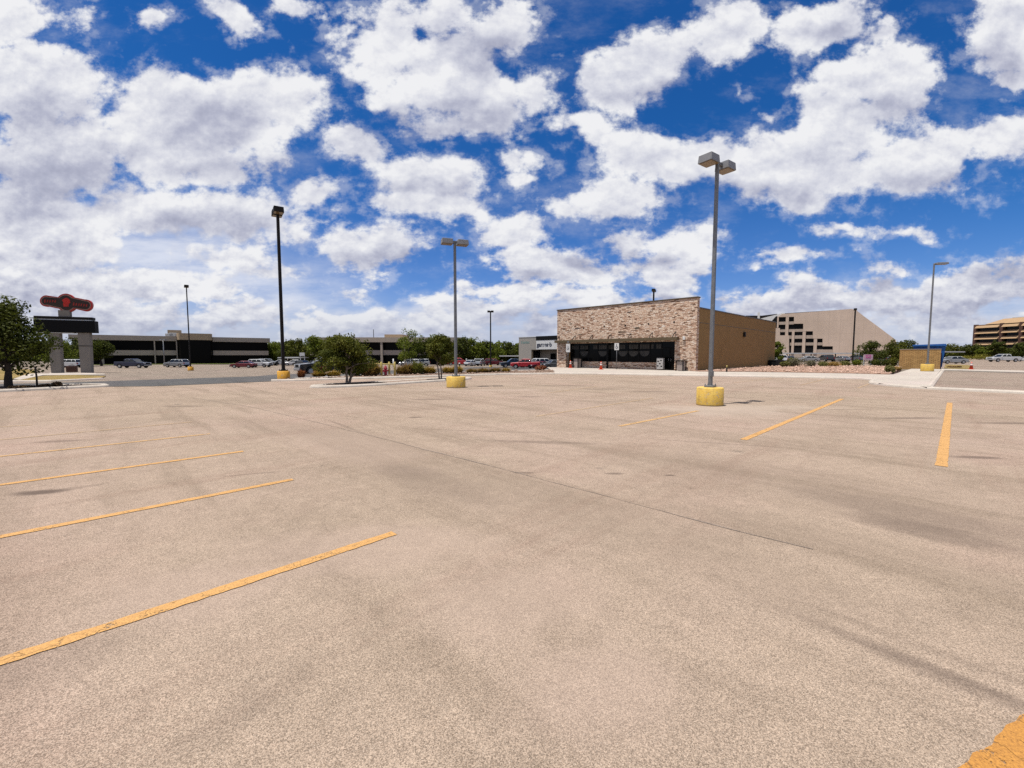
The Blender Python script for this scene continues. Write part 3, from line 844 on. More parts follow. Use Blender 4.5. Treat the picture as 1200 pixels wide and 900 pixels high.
def local(o, x, y, z=0):
    c, n = math.cos(o.rotation_euler.z), math.sin(o.rotation_euler.z)
    return Vector((o.location.x + x * c - y * n, o.location.y + x * n + y * c, o.location.z + z))
def on_front(px, off, py=430):
    """point off metres in front of the facade under sight column px"""
    d = ray(px, py); d /= d.y
    O = Lc - AX * off
    t = (O.x - d.x * O.y) / (BX.x - d.x * BX.y)
    q = O - BX * t
    return Vector((q.x, q.y, .125))

# things in front of the shopfront
def cone(label, p, s=1.0, group=None):
    r = empty('traffic_cone', p, R(20), label, 'traffic cone', group)
    b = MB(); b.box(-.19 * s, .19 * s, -.19 * s, .19 * s, 0, .035 * s)
    b.build('base', M['orange'], r, .01)
    MB().lathe([(.15 * s, .035 * s), (.045 * s, .72 * s), (.03 * s, .74 * s)], 20).build('cone_body', M['orange'], r)
    for z0, z1 in ((.38, .50), (.56, .64)):
        ra = lambda z: (.15 - .105 * (z - .035) / .685 + .004) * s
        MB().lathe([(ra(z0), z0 * s), (ra(z1), z1 * s)], 20).build('reflective_band', M['reflect'], r)
    return r
cone('orange cone with white bands left of the shopfront, beside the leftmost symbol sign', on_front(668.5, .9), 1.25, 'traffic cones')
cone('orange cone with white bands standing near the middle of the shopfront', on_front(704.3, 3.0), 1.2, 'traffic cones')
pc = gp(1138, 433.8)
cone('squat red-orange cone on the far walk by the driveway at right', pc + Vector((0, 0, .1)), 1.15, 'traffic cones')

def sym_sign(label, p, ztop, w=.5, hgt=.72):
    r = empty('parking_sign', p, rz, label, 'sign', 'accessible parking signs')
    MB().tube([(0, .03, 0), (0, .03, ztop - .05)], .035, 8).build('post', M['greymetal'], r)
    pl = MB().box(-w / 2, w / 2, -.015, 0, ztop - hgt, ztop).build('sign_plate', M['white'], r, .02)
    ic = MB(); cz = ztop - hgt * .45
    ic.tube([(0, -.02, cz + .19), (0, -.028, cz + .19)], .05, 12)
    ic.prism([(-.03, cz + .13), (.03, cz + .13), (.05, cz - .03), (.14, cz - .03), (.19, cz - .16), (.14, cz - .17), (.10, cz - .08), (-.03, cz - .08)], -.026, -.02)
    arc = [(.0 + .15 * math.cos(t), -.023, cz - .08 + .15 * math.sin(t)) for t in [R(150) + R(220) * j / 14 for j in range(15)]]
    ic.tube(arc, .02, 6)
    ic.build('wheelchair_symbol', M['blueicon'], r)
    return r
s1 = sym_sign('leftmost white wheelchair symbol sign on a post at the left end of the shopfront', on_front(665.5, 1.1), 3.0, .62, 1.05)
MB().box(-.16, .16, -.015, 0, 3.12, 3.34).build('upper_plate', M['greymetal'], s1, .01)
sym_sign('white wheelchair symbol sign on a post in front of the middle of the dark windows', on_front(722.3, 1.2), 2.95, .58, .78)

def bin_(label, p, w=.55, h=1.05, name='litter_bin'):
    r = empty(name, p, rz, label, 'litter bin', 'litter bins at the shopfront')
    MB().box(-w / 2 + .05, w / 2 - .05, -w / 2 + .05, w / 2 - .05, .03, h - .1).build('panel', M['bin'], r, .01)
    f = MB()
    for sx in (-1, 1):
        for sy in (-1, 1): f.box(sx * w / 2 - .04, sx * w / 2 + .04, sy * w / 2 - .04, sy * w / 2 + .04, 0, h)
    f.build('frame', M['black'], r)
    MB().box(-w / 2 - .06, w / 2 + .06, -w / 2 - .06, w / 2 + .06, h - .08, h).build('lid', M['black'], r, .02)
    return r
bin_('pale panelled litter bin with dark frame inside the left end of the recess', on_front(676.5, .1), .75, 1.25)
bin_('pale panelled litter bin with black frame against the right stone pier', on_front(798, .6), .72, 1.08)
r = empty('paper_rack', on_front(774, -.1), rz, 'off-white paper rack with dark scrawls beside the entrance doors', 'rack')
MB().box(-.36, .36, -.2, .2, .1, 1.3).build('cabinet', M['box'], r, .02)
MB().box(-.38, .38, -.22, .22, 1.3, 1.38).build('top', M['black'], r)
q = MB()
for k, (x, z) in enumerate(((-.2, .95), (.15, 1.05), (.02, .7), (-.25, .45), (.22, .42))): q.box(x * .9 - .09, x * .9 + .09, -.212, -.205, z - .06, z + .05)
q.build('window_slot', M['black'], r)
r = empty('vent_unit', local(store, FW + .6, SIDE - 1.6, .0), rz, 'low dark utility box at the rear end of the brown side wall', 'utility box')
MB().box(-.5, .5, -1.9, 1.9, -.2, .95).build('housing', M['black'], r, .03)
MB().box(-.52, .52, -1.95, 1.95, .95, 1.0).build('lid', M['black'], r)
# small stub post by the side wall
r = empty('marker_post', gp(851.5, 437.3), 0, 'short dark stub post on the walk beside the brown side wall', 'post')
MB().tube([(0, 0, 0), (0, 0, .55)], .07, 8).build('stub', M['darkmetal'], r); MB().tube([(0, 0, .55), (0, 0, .75)], .05, 8).build('cap', M['bollard'], r)

# ------------------------------------------------------------------ far buildings
def facade_frame(pL, dL, pR, dR):
    a = at(pL, dL); b = at(pR, dR)
    d = Vector((b.x - a.x, b.y - a.y))
    return a, d.length, math.atan2(d.y, d.x)
def plane_hit(o, px, py):
    """(x along, z) where a sight line meets the local y=0 plane of o"""
    d = ray(px, py); d /= d.y
    c, n = math.cos(o.rotation_euler.z), math.sin(o.rotation_euler.z)
    ox, oy = o.location.x, o.location.y
    # (d.x*y-ox, y-oy) = t*(c,n)
    t = (d.x * oy - ox) / (c - d.x * n)
    y = oy + n * t
    return t, HC + d.z * y - o.location.z

# A: long two-storey glass office
a, Lg, rzz = facade_frame(84, 112, 318, 140)
A = empty('office_building', a, rzz, 'long two-storey office with black glass, beige bands and a raised tan entrance bay', 'office building')
hx = lambda px: plane_hit(A, px, 415)[0]
hz = lambda px, py: plane_hit(A, px, py)[1]
t0 = hz(200, 394.0) ; t1 = hz(180, 399.3); b0 = hz(160, 410.4); b1 = hz(160, 416.3)
x1 = hx(208); x2 = hx(250); xe = hx(317)
MB().box(0, Lg - .8, 1.6, 26, -.6, t0 - .3).build('glass_wall', M['bigglass'], A)
MB().box(-.4, x1, 0, 1.58, t1, t0).build('upper_band', M['tanband'], A)
MB().box(x2, xe, 0, 1.58, t1, t0).build('upper_band', M['tanband'], A)
MB().box(hx(123), x1, .5, 1.58, b1, b0).build('lower_band', M['tanband'], A)
MB().box(x2, hx(315), .5, 1.58, b1, b0).build('lower_band', M['tanband'], A)
tE = hz(230, 391.0); bE = hz(230, 398.6)
cx = (x1 + x2) / 2; hw = (x2 - x1) / 2
arc = [(cx + hw * math.cos(t), 1.5 - 3.2 * math.sin(t)) for t in [PI * j / 16 for j in range(17)]] 
arc = [(x1, 1.55)] + [(cx - hw * .98 * math.cos(t), -1.6 * min(1, math.sin(t) * 2.2) ) for t in [PI * j / 24 for j in range(25)]] + [(x2, 1.55)]
MB().prism(arc, bE, tE, 'z').build('entrance_bay', M['tanbright'], A)
arc2 = [(cx + (x - cx) * .95, y + .3) for x, y in arc]
MB().prism(arc2, -.5, bE - .01, 'z').build('bay_glass', M['bigglass'], A)
MB().box(hx(197), hx(214), 6, 12, t0 - .3, hz(205, 389.3) + .9).build('penthouse', M['tanbright'], A)
for px in (181.6, 207.5):
    x = hx(px); MB().box(x - .14, x + .14, .1, .4, -.4, t1).build('column', M['tanband'], A)
MB().box(hx(116), hx(121), .6, 1.5, -.4, b1 - .6).build('end_pier', M['tanband'], A)
MB().box(-.2, Lg - .3, 1.58, 26.4, t0 - .3, t0 - .1).build('roof', M['grey_stucco'], A)
for k, px in enumerate((199, 204, 211)):
    x = hx(px); MB().box(x - .9, x + .9, 3, 5, t0 - .1, t0 + .9 + .2 * (k % 2)).build('rooftop_unit', M['whitedirty'], A, .05)
# B: second office behind the young tree
a, Lg, rzz = facade_frame(354, 121, 540, 121)
Bd = empty('office_building', a, rzz, 'two-storey black glass office with beige bands and rounded corner, behind the young tree', 'office building')
hx = lambda px: plane_hit(Bd, px, 415)[0]
hz = lambda px, py: plane_hit(Bd, px, py)[1]
t0 = hz(400, 395.3); t1 = hz(400, 401.0); b0 = hz(440, 410.4); b1 = hz(440, 416)
def rounded(x0, x1, y0, y1, r=3.5):
    pts = [(x0 + r - r * math.cos(t), y0 + r - r * math.sin(t)) for t in [R(90) * j / 8 for j in range(9)]]
    return pts + [(x1, y0), (x1, y1), (x0, y1)]
MB().prism(rounded(.8, Lg, 1.6, 24), -.5, t0 - .2, 'z').build('glass_wall', M['bigglass'], Bd)
MB().prism(rounded(0, Lg + .3, 0, 24.5, 4.5), t1, t0, 'z').build('upper_band', M['tanband'], Bd)
MB().prism(rounded(.6, Lg + .2, .6, 24.2, 4), b1, b0, 'z').build('lower_band', M['tanband'], Bd)
MB().box(hx(446), hx(468), 4, 12, t0, hz(455, 393.2) + .5).build('penthouse', M['tanbright'], Bd)
MB().tube([(hx(433), 4, t0 - .2), (hx(433), 4, hz(433, 385))], .09, 6).build('antenna', M['darkmetal'], Bd)
for px in (447, 474):
    x = hx(px); MB().box(x - .3, x + .3, .1, .7, -.4, t1).build('column', M['tanband'], Bd)

# G: grey shop unit with lettering
a, Lg, rzz = facade_frame(608, 106, 690, 91)
G = empty('shop_building', a, rzz, 'flat-roofed grey shop with black fascia and a white panel of black letters', 'shop')
hx = lambda px: plane_hit(G, px, 415)[0]
hz = lambda px, py: plane_hit(G, px, py)[1]
gt = hz(620, 395.2)
ex0 = hx(623); ez1 = hz(635, 410.2)
mb = MB(); mb.box(0, ex0, 0, .5, -.5, gt); mb.box(ex0, Lg, 0, .5, ez1, gt)
mb.box(0, .5, .5, 22, -.5, gt - .1); mb.box(Lg - .5, Lg, .5, 22, -.5, gt - .1); mb.box(.5, Lg - .5, 21.5, 22, -.5, gt - .1)
mb.build('wall', M['grey_stucco'], G)
MB().box(.5, Lg - .5, .5, 21.5, gt - .8, gt - .6).build('roof', M['whitedirty'], G)
MB().box(-.05, hx(629.6), -.06, .55, gt - .02, gt + .12).build('coping', M['whitedirty'], G)
sb0, sb1 = hz(640, 409.4), hz(640, 398.6)
MB().box(hx(630), Lg, -.5, 0, sb0, sb1).build('sign_panel', M['white'], G)
MB().box(hx(629.8), Lg + .1, -.54, .1, sb1 + .01, hz(640, 393.8)).build('black_fascia', M['black'], G)
tx = text('lettering', 'games·b', 1.35, M['blueicon'], G, (hx(630.8), -.51, hz(640, 406.0)), (R(90), 0, 0), .02, .035)
wdt = max(v.co.x for v in tx.data.vertices); tx.scale = ((hx(648.2) - hx(630.8)) / wdt, 1.0, 1)
MB().box(ex0, ex0 + .45, -.1, .3, -.4, ez1).build('entrance_post', M['brownmetal'], G)
MB().box(ex0 + .45, Lg, 2.6, 2.8, -.4, ez1).build('recess_wall', M['tanband'], G)
for k in range(4):
    x = hx(637) + k * 1.9
    w = MB().box(x, x + 1.6, 2.5, 2.6, .2, 3.0).build('window', M['glass'], G)
MB().box(ex0, Lg, -.2, .0, ez1, ez1 + .12).build('lintel', M['brownmetal'], G)
for k, (xa, hh_) in enumerate(((611.0, 3.0), (612.9, 2.2), (614.4, 2.2), (616.0, 2.9), (617.6, 2.2), (619.2, 2.2))):
    MB().box(hx(xa), hx(xa + 1.0), -.02, -.003, hz(615, 402.6), hz(615, 402.6 - hh_)).build('teal_letter_mark', M['teal'], G)

# C: stepped concrete building
a, Lg, rzz = facade_frame(874, 160, 1058, 138)
Cb = empty('concrete_building', a, rzz, 'large pale concrete building with stepped dark openings and a long sloping right edge', 'building')
def c_(px, py): return plane_hit(Cb, px, py)
outl = [c_(911, 419.2), c_(911, 371.4), c_(917, 367.2), c_(998, 362), c_(1003, 363.2), c_(1013, 371), c_(1030, 383.5), c_(1050, 398.5), c_(1052, 419.2)]
MB().prism([(x, z) for x, z in outl], .5, 30).build('shell', M['black'], Cb)
# front skin as pieces round the openings
skin = MB()
def rect(x0, y0, x1_, y1_, ya=0, yb=.5):
    p0 = c_(x0, y0); p1 = c_(x1_, y1_)
    skin.box(p0[0], p1[0], ya, yb, p1[1], p0[1])
def polyp(pp, ya=0, yb=.5): skin.prism([c_(x, y) for x, y in pp], ya, yb)
polyp([(930.5, 367), (998, 362), (1003, 363.2), (1013, 371), (1030, 383.5), (1050, 398.5), (1052, 419), (976, 419), (976, 405.8), (964, 405.8), (964, 396.8), (952.6, 396.8), (952.6, 388.2), (941.3, 388.2), (941.3, 379.3), (930.5, 379.3)])
polyp([(911, 371.6), (917, 367.8), (930.5, 366.9), (930.5, 371.2), (911, 371.6)][:4])
skin.build('front_wall', M['panel'], Cb)
sl = MB()
def slab(x0, y0, x1_, y1_, ya=.4, yb=.5):
    ya = .2 + ya * .1
    p0 = c_(x0, y0); p1 = c_(x1_, y1_); sl.box(p0[0], p1[0], ya, yb, p1[1], p0[1])
slab(911, 377.2, 930.4, 380.0); slab(911, 386.2, 941.2, 388.6, .5); slab(924.8, 393.2, 952.5, 396.6, .6)
slab(925.5, 401.6, 963.9, 404.6, 1.0); slab(957, 409.5, 975.9, 414.4, .6); slab(925, 413.8, 975.9, 419)
slab(943, 382.5, 943.2, 382.6)
sl.build('floor_slab', M['concwall'], Cb)
for x0, x1_, y0, y1_ in ((921, 923.6, 370.8, 393), (910.9, 912.2, 371, 384), (928.2, 930.0, 388.5, 414), (940.8, 943.2, 388.3, 414), (953.8, 956.8, 396.6, 414)):
    p0 = c_(x0, y0); p1 = c_(x1_, y1_)
    MB().box(p0[0], p1[0], .02, .45, p1[1], p0[1]).build('pillar', M['panel'], Cb)
p0 = c_(896, 384.5); p1 = c_(924.6, 419)
stp = [c_(880, 419), c_(880, 386), c_(908, 384.5), c_(914, 384.5), c_(914, 393), c_(924.6, 393), c_(924.6, 419)]
MB().prism(stp, -.35, 0.0).build('stair_block', M['panel'], Cb)
MB().prism([c_(874, 369.6), c_(893, 369.6), c_(911, 367.5), c_(911, 369), c_(892, 375.5), c_(874, 374)], 1.0, 3.0).build('terrace_roof', M['darkmetal'], Cb)
MB().prism([c_(886, 374.6), c_(917, 366.8), c_(920, 367.4), c_(903, 377.5), c_(886, 377.5)], .2, 1.0).build('white_gable', M['white'], Cb)
p0 = c_(887.9, 366.3); p1 = c_(890.2, 376)
MB().box(p0[0], p1[0], -.6, .2, p1[1], p0[1]).build('vent_stack', M['white'], Cb)
MB().prism([c_(903, 377.5), c_(909.6, 370.5), c_(911, 370.5), c_(911, 377.5)], .1, 1.9).build('gable_window', M['black'], Cb)
# lower wing running left behind the store
MB().box(-6, c_(900, 400)[0], 3, 24, -1, c_(880, 373.8)[1]).build('rear_wing', M['panel'], Cb)

# D: brown hotel-like office at the far right
a, Lg, rzz = facade_frame(1138, 235, 1290, 184)
D = empty('office_block', a, rzz, 'brown multi-storey block with ochre bands between dark ribbon windows at the right edge', 'office building')
hx = lambda px: plane_hit(D, px, 415)[0]
hz = lambda px, py: plane_hit(D, px, py)[1]
zt_ = hz(1138, 380.8)
MB().box(0, Lg, 1.5, 30, -1, zt_ - .2).build('window_wall', M['maroon'], D)
MB().box(-.1, hx(1141.4), .3, 1.5, -1, zt_).build('pier', M['maroon'], D)
for px in (1170.5, 1193.5, 1218, 1244):
    x = hx(px); MB().box(x - .8, x + .8, .2, 1.5, -1, zt_).build('pier', M['maroon'], D)
for i in range(5):
    y0 = 381.0 + i * 6.75; z1 = hz(1160, y0); z0 = hz(1160, y0 + 2.9)
    xs = [1141.4, 1170.5, 1193.5, 1218, 1244, 1272]
    for j in range(5):
        xa = hx(xs[j]) + (0 if j == 0 else .8); xb = hx(xs[j + 1]) - .8
        pr = [(-.9, z0), (1.5, z0), (1.5, z1), (.3, z1)]
        m_ = MB().prism(pr, xa, xb, 'x'); m_.build('spandrel', M['ochreband'], D)
        MB().box(xa, xb, 1.42, 1.5, z0 - 1.35, z0 - .02).build('ribbon_window', M['glass'], D)
pz0, pz1 = zt_ - .2, hz(1175, 372.8)
pa, pb = hx(1150), hx(1300)
MB().add([(pa, .6, pz0), (pb, .6, pz0), (pb, 26, pz0), (pa, 26, pz0), (pa + 5, 5, pz1), (pb, 5, pz1), (pb, 22, pz1), (pa + 5, 22, pz1)],
         [(0, 3, 2, 1), (4, 5, 6, 7), (0, 1, 5, 4), (1, 2, 6, 5), (2, 3, 7, 6), (3, 0, 4, 7)]).build('mansard', M['ochreband'], D)
MB().box(pa + 7, pb, 7, 20, pz1, pz1 + .5).build('roof_unit', M['whitedirty'], D)

# carports
def carport(name, label, pL, dL, pR, dR, ztop, depth=5.5, thick=.28):
    a, Lg, rzz = facade_frame(pL, dL, pR, dR)
    o = empty(name, a, rzz, label, 'carport', 'flat white carports')
    zt_ = ztop - a.z
    MB().box(0, Lg, 0, depth, zt_ - thick, zt_).build('roof', M['whitedirty'], o)
    n = max(2, int(Lg / 6) + 1)
    for k in range(n):
        x = .4 + k * (Lg - .8) / (n - 1)
        MB().box(x - .09, x + .09, depth * .65, depth * .65 + .18, -.1, zt_ - thick).build('post', M['darkmetal'], o)
    return o
carport('carport', 'long white flat-roofed carport below the stepped concrete building', 900, 112, 1052, 108, zat(413.4, 112))
carport('carport', 'white flat-roofed carport between the thin dark post and the grey shop', 585, 118, 612, 118, zat(416.6, 118))
carport('carport', 'low white carport right of the block enclosure, partly hidden by it', 1098, 100, 1131, 104, zat(411.5, 100))
carport('carport', 'low white carport roof left of the black pickup', 325, 112, 350, 112, zat(418.6, 112))

# block enclosure with blue container
c1p = gp(1101.5, 432.6); c1v = Vector((c1p.x, c1p.y))
encl = empty('block_enclosure', (c1v.x, c1v.y, 0), AXR + PI / 2, 'tan split-face block enclosure wall behind the lamp post on the concrete pad', 'enclosure')
d_ = ray(1054, 420); d_ /= d_.y
tw = (c1v.x - d_.x * c1v.y) / (d_.x * BX.y - BX.x)
eh = zat(408.8, c1v.y) 
# local x runs along B (to the left), local y runs towards the camera side (-A)
w = MB(); w.box(0, tw, -.25, 0, -.2, eh - .06); w.box(tw - .25, tw, -5, -.25, -.2, eh - .06); w.box(.25, tw - .25, -5, -4.75, -.2, eh - .06)
w.build('block_wall', M['block'], encl)
cp = MB(); cp.box(-.03, tw + .03, -.28, .03, eh - .06, eh); cp.box(tw - .28, tw + .03, -5.03, -.28, eh - .06, eh); cp.box(.28, tw - .28, -5.03, -4.72, eh - .06, eh)
cp.build('coping', M['tanband'], encl)
gt_ = MB().box(-.08, .0, -4.7, -.3, .08, eh - .5).build('metal_gate', M['bluedark'], encl)
for k in range(3): pass
cc = local(encl, tw * .28, -2.6, 0)
cont = empty('waste_container', cc, AXR + PI / 2, 'bright blue waste container rising above the block enclosure wall', 'waste container')
ch = zat(403.2, cc.y); wl = tw * .32
mb = MB(); mb.add([(-wl, -1.2, .2), (wl, -1.2, .2), (wl, 1.2, .2), (-wl, 1.2, .2), (-wl - .25, -1.3, ch), (wl + .35, -1.3, ch - .1), (wl + .35, 1.3, ch - .1), (-wl - .25, 1.3, ch)],
       [(0, 3, 2, 1), (4, 5, 6, 7), (0, 1, 5, 4), (1, 2, 6, 5), (2, 3, 7, 6), (3, 0, 4, 7)])
mb.build('hull', M['blueroll'], cont, .03)
for k in range(5):
    x = -wl + .25 + k * (2 * wl - .5) / 4
    MB().box(x - .05, x + .05, 1.2, 1.37, .3, ch - .2).build('rib', M['bluedark'], cont)
MB().box(-wl - .3, wl + .4, 1.28, 1.42, ch - .3, ch - .14).build('top_rail', M['blueroll'], cont, .01)

# ------------------------------------------------------------------ big roadside sign
sp = gp(84, 437.2); sd = sp.y
sgn = empty('roadside_sign', sp, R(28), 'tall roadside sign with two grey columns, black board and red lobed emblem', 'sign')
hx = lambda px: plane_hit(sgn, px, 415)[0]
hz = lambda px, py: plane_hit(sgn, px, py)[1]
for xa, xb in ((59.5, 73), (94.2, 108)):
    cx0, cx1 = hx(xa), hx(xb); mcx = (cx0 + cx1) / 2
    top = hz((xa + xb) / 2, 389)
    c = MB(); w2 = (cx1 - cx0) / 2
    c.add([(mcx - w2 * .9, -.5, -.2), (mcx + w2 * .9, -.5, -.2), (mcx + w2 * .9, .5, -.2), (mcx - w2 * .9, .5, -.2),
           (mcx - w2, -.55, top), (mcx + w2, -.55, top), (mcx + w2, .55, top), (mcx - w2, .55, top)],
          [(0, 3, 2, 1), (4, 5, 6, 7), (0, 1, 5, 4), (1, 2, 6, 5), (2, 3, 7, 6), (3, 0, 4, 7)])
    co = c.build('column', M['signcol'], sgn, .02)
    zj = hz(100, 405.5); MB().box(mcx - w2 * .97 - .01, mcx + w2 * .97 + .01, -.56, .56, zj - .04, zj + .05).build('joint_band', M['darkmetal'], co)
x0, x1_ = hx(45), hx(115.5)
MB().box(x0, x1_, -.75, .75, hz(80, 389.8), hz(80, 375.6)).build('message_board', M['black'], sgn, .02)
MB().box(x0, x1_ - .25, -.6, .6, hz(80, 374.6), hz(80, 371.4)).build('board_cap', M['darkmetal'], sgn, .02)
MB().box(x0 + .1, x1_ - .35, -.62, .62, hz(80, 375.6), hz(80, 374.6)).build('board_trim', M['whitedirty'], sgn)
MB().box(hx(55), hx(90), -.65, .65, hz(70, 390.6), hz(70, 389.8)).build('soffit_trim', M['whitedirty'], sgn)
MB().box(hx(73), hx(86.3), -.4, .4, hz(80, 371.4), hz(80, 364)).build('neck', M['signcol'], sgn)
# lobed emblem outline traced in metres: three lobes joined by a bar, slightly tilted
def lob(inset):
    raw = []
    def add_arc(cx, cz, r, a0, a1, n=12):
        for j in range(n + 1):
            t = R(a0 + (a1 - a0) * j / n); raw.append((cx + (r - inset) * math.cos(t) * 1.12, cz - (r - inset) * math.sin(t)))
    add_arc(55.2, 352.9, 6.6, 285, 70, 16)
    add_arc(77.9, 353.9, 9.6, 145, 35)
    add_arc(101.2, 358.0, 6.9, 95, -105, 16)
    add_arc(79.4, 355.8, 10.2, -38, -142)
    return [plane_hit(sgn, x, y) for x, y in raw]
MB().prism(lob(0), -.30, .30).build('emblem_body', M['redpaint'], sgn)
MB().prism(lob(1.3), -.33, -.30).build('emblem_line', M['signrim'], sgn)
fc = MB().prism(lob(2.2), -.345, -.331).build('emblem_face', M['signdark'], sgn)
em = MB(); rnd = random.Random(5)
em.prism([plane_hit(sgn, 78.8 + rr * math.cos(t), 354.8 - rr * math.sin(t)) for t, rr in [(2 * PI * j / 12, rnd.uniform(3.2, 5.8)) for j in range(12)]], -.36, -.346)
em.build('emblem_badge', M['signred'], sgn)
M['signred2'] = simple('sign_lettering_dark_red', C(.38, .020, .010), .5, 0, .3, 3)
for side, xs in ((-1, [54, 57, 60, 63, 66]), (1, [87.5, 90.5, 93.5, 96.5, 99.5, 102.5])):
    for k, x in enumerate(xs):
        yc = 353.0 + (x - 55) * .03 if side < 0 else 356.6 + (x - 87) * .10
        hh = 2.1 if k == 0 else 1.6
        MB().prism([plane_hit(sgn, x - .9, yc + hh), plane_hit(sgn, x + .8, yc + hh - .4), plane_hit(sgn, x + 1.0, yc - hh), plane_hit(sgn, x - .6, yc - hh + .5)], -.36, -.346).build('emblem_stroke', M['signred2'], fc)
# electrical cabinet between the columns
r = empty('utility_cabinet', gp(84.5, 436.0), R(28), 'small dark cabinet between the two columns of the roadside sign', 'cabinet')
MB().box(-.6, .6, -.3, .3, 0, .95).build('housing', M['maroon'], r, .02); MB().box(-.35, .3, -.1, .1, .95, 1.2).build('vent', M['whitedirty'], r, .02)

# ------------------------------------------------------------------ vehicles
def arch_profile(L, zb, r, xf, xr, top):
    """side outline: bottom edge with wheel arches front (xf) and rear (xr), then the given top points from front to rear"""
    pts = [(-L / 2, zb + .12)]
    for xc in (xr, xf):
        pts.append((xc - r, zb))
        for j in range(1, 8):
            t = PI - PI * j / 8
            pts.append((xc + r * math.cos(t), zb + r * .95 * math.sin(t)))
        pts.append((xc + r, zb))
    pts.append((L / 2, zb + .12))
    return pts + top
def vehicle(kind, paintm, label, p, heading, group=None, s=1.0, cat=None):
    spec = {'pickup': dict(L=5.8, W=1.98, r=.40, wb=(1.85, -1.85), zb=.42), 'suv': dict(L=4.7, W=1.9, r=.36, wb=(1.45, -1.4), zb=.34),
            'car': dict(L=4.6, W=1.8, r=.33, wb=(1.4, -1.35), zb=.26)}[kind]
    L, W, rw = spec['L'], spec['W'], spec['r']; xf, xr = spec['wb']; zb = spec['zb']
    if kind == 'pickup':
        top = [(L / 2 + .02, .72), (L / 2 - .05, 1.10), (1.35, 1.22), (1.2, 1.24), (-.95, 1.26), (-.98, 1.28), (-L / 2 + .02, 1.28)]
        cab = dict(base=(1.35, -1.0), roof=(.55, -.80), z0=1.22, z1=1.88)
    elif kind == 'suv':
        top = [(L / 2, .66), (L / 2 - .12, .98), (1.15, 1.10), (-L / 2 + .12, 1.12)]
        cab = dict(base=(1.15, -L / 2 + .15), roof=(.45, -L / 2 + .55), z0=1.08, z1=1.72)
    else:
        top = [(L / 2, .56), (L / 2 - .15, .78), (1.0, .92), (-1.6, .95), (-L / 2 + .05, .90)]
        cab = dict(base=(1.05, -1.85), roof=(.25, -1.0), z0=.92, z1=1.42)
    names = {'pickup': 'pickup_truck', 'suv': 'parked_suv', 'car': 'parked_car'}
    r = empty(names[kind], p, heading, label, cat or {'pickup': 'pickup truck', 'suv': 'car', 'car': 'car'}[kind], group or 'parked vehicles')
    r.scale = (s, s, s)
    prof = arch_profile(L, zb, rw + .07, xf, xr, top)
    body = MB().prism(prof, -W / 2, W / 2).build('body', paintm, r, .07, seg=3)
    # dark underbody filling the arches
    MB().box(-L / 2 + .3, L / 2 - .3, -W / 2 + .22, W / 2 - .22, zb - .08, .8).build('underbody', M['black'], r)
    b0, b1 = cab['base']; r0, r1 = cab['roof']; z0, z1 = cab['z0'], cab['z1']
    wb_, wr = W / 2 - .06, W / 2 - .22
    gl = MB().add([(b0, -wb_, z0), (b0, wb_, z0), (b1, wb_, z0), (b1, -wb_, z0), (r0, -wr, z1 - .04), (r0, wr, z1 - .04), (r1, wr, z1 - .04), (r1, -wr, z1 - .04)],
             [(0, 1, 2, 3), (4, 7, 6, 5), (0, 4, 5, 1), (1, 5, 6, 2), (2, 6, 7, 3), (3, 7, 4, 0)])
    gl.build('windows', M['carglass'], r)
    rf = MB().add([(r0 + .06, -wr - .02, z1 - .07), (r0 + .06, wr + .02, z1 - .07), (r1 - .06, wr + .02, z1 - .07), (r1 - .06, -wr - .02, z1 - .07),
                   (r0 - .08, -wr + .08, z1 + .02), (r0 - .08, wr - .08, z1 + .02), (r1 + .08, wr - .08, z1 + .02), (r1 + .08, -wr + .08, z1 + .02)],
             [(0, 3, 2, 1), (4, 5, 6, 7), (0, 1, 5, 4), (1, 2, 6, 5), (2, 3, 7, 6), (3, 0, 4, 7)])
    for sy in (-1, 1):
        for (xa, xb) in ((b0, r0), (b1, r1)):
            rf.tube([(xa, sy * wb_, z0), (xb, sy * wr, z1 - .05)], .045, 6)
        ks = (.5,) if kind != 'suv' else (.35, .72)
        for k in ks:
            xa = b0 + (b1 - b0) * k; xb = r0 + (r1 - r0) * k
            rf.tube([(xa, sy * (wb_ + .005), z0), (xb, sy * (wr + .005), z1 - .05)], .04, 6)
    rf.build('roof', paintm, r)
    if kind == 'pickup':
        MB().box(-L / 2 + .12, -1.1, -W / 2 + .12, W / 2 - .12, 1.2, 1.296).build('bed_shade_inset', M['black'], r)  # black inset paints the shade of the open bed onto the solid body
    for (xc) in (xf, xr):
        for sy in (-1, 1):
            yy = sy * (W / 2 - .13)
            ty = MB(); pr = []
            for j in range(20):
                t = 2 * PI * j / 20; pr.append((xc + rw * math.cos(t), rw + rw * math.sin(t)))
            to = ty.prism(pr, yy - .12, yy + .12).build('wheel', M['rubber'], r, .03)
            pr = [(xc + rw * .62 * math.cos(2 * PI * j / 16), rw + rw * .62 * math.sin(2 * PI * j / 16)) for j in range(16)]
            MB().prism(pr, yy + sy * .115, yy + sy * .135).build('rim', M['rim'], to)
    zl = {'pickup': .95, 'suv': .85, 'car': .68}[kind]
    for sy in (-1, 1):
        MB().box(L / 2 - .12, L / 2 + .015, sy * (W / 2 - .22) - .17, sy * (W / 2 - .22) + .17, zl - .09, zl + .08).build('headlight', M['headlight'], r, .02)
        MB().box(-L / 2 - .015, -L / 2 + .1, sy * (W / 2 - .16) - .1, sy * (W / 2 - .16) + .1, zl - .1, zl + .18).build('taillight', M['taillight'], r, .02)
    MB().box(L / 2 - .05, L / 2 + .012, -W / 2 + .42, W / 2 - .42, zl - .2, zl + .1).build('grille', M['black'], r, .02)
    bm_ = M['rim'] if kind == 'pickup' else M['black']
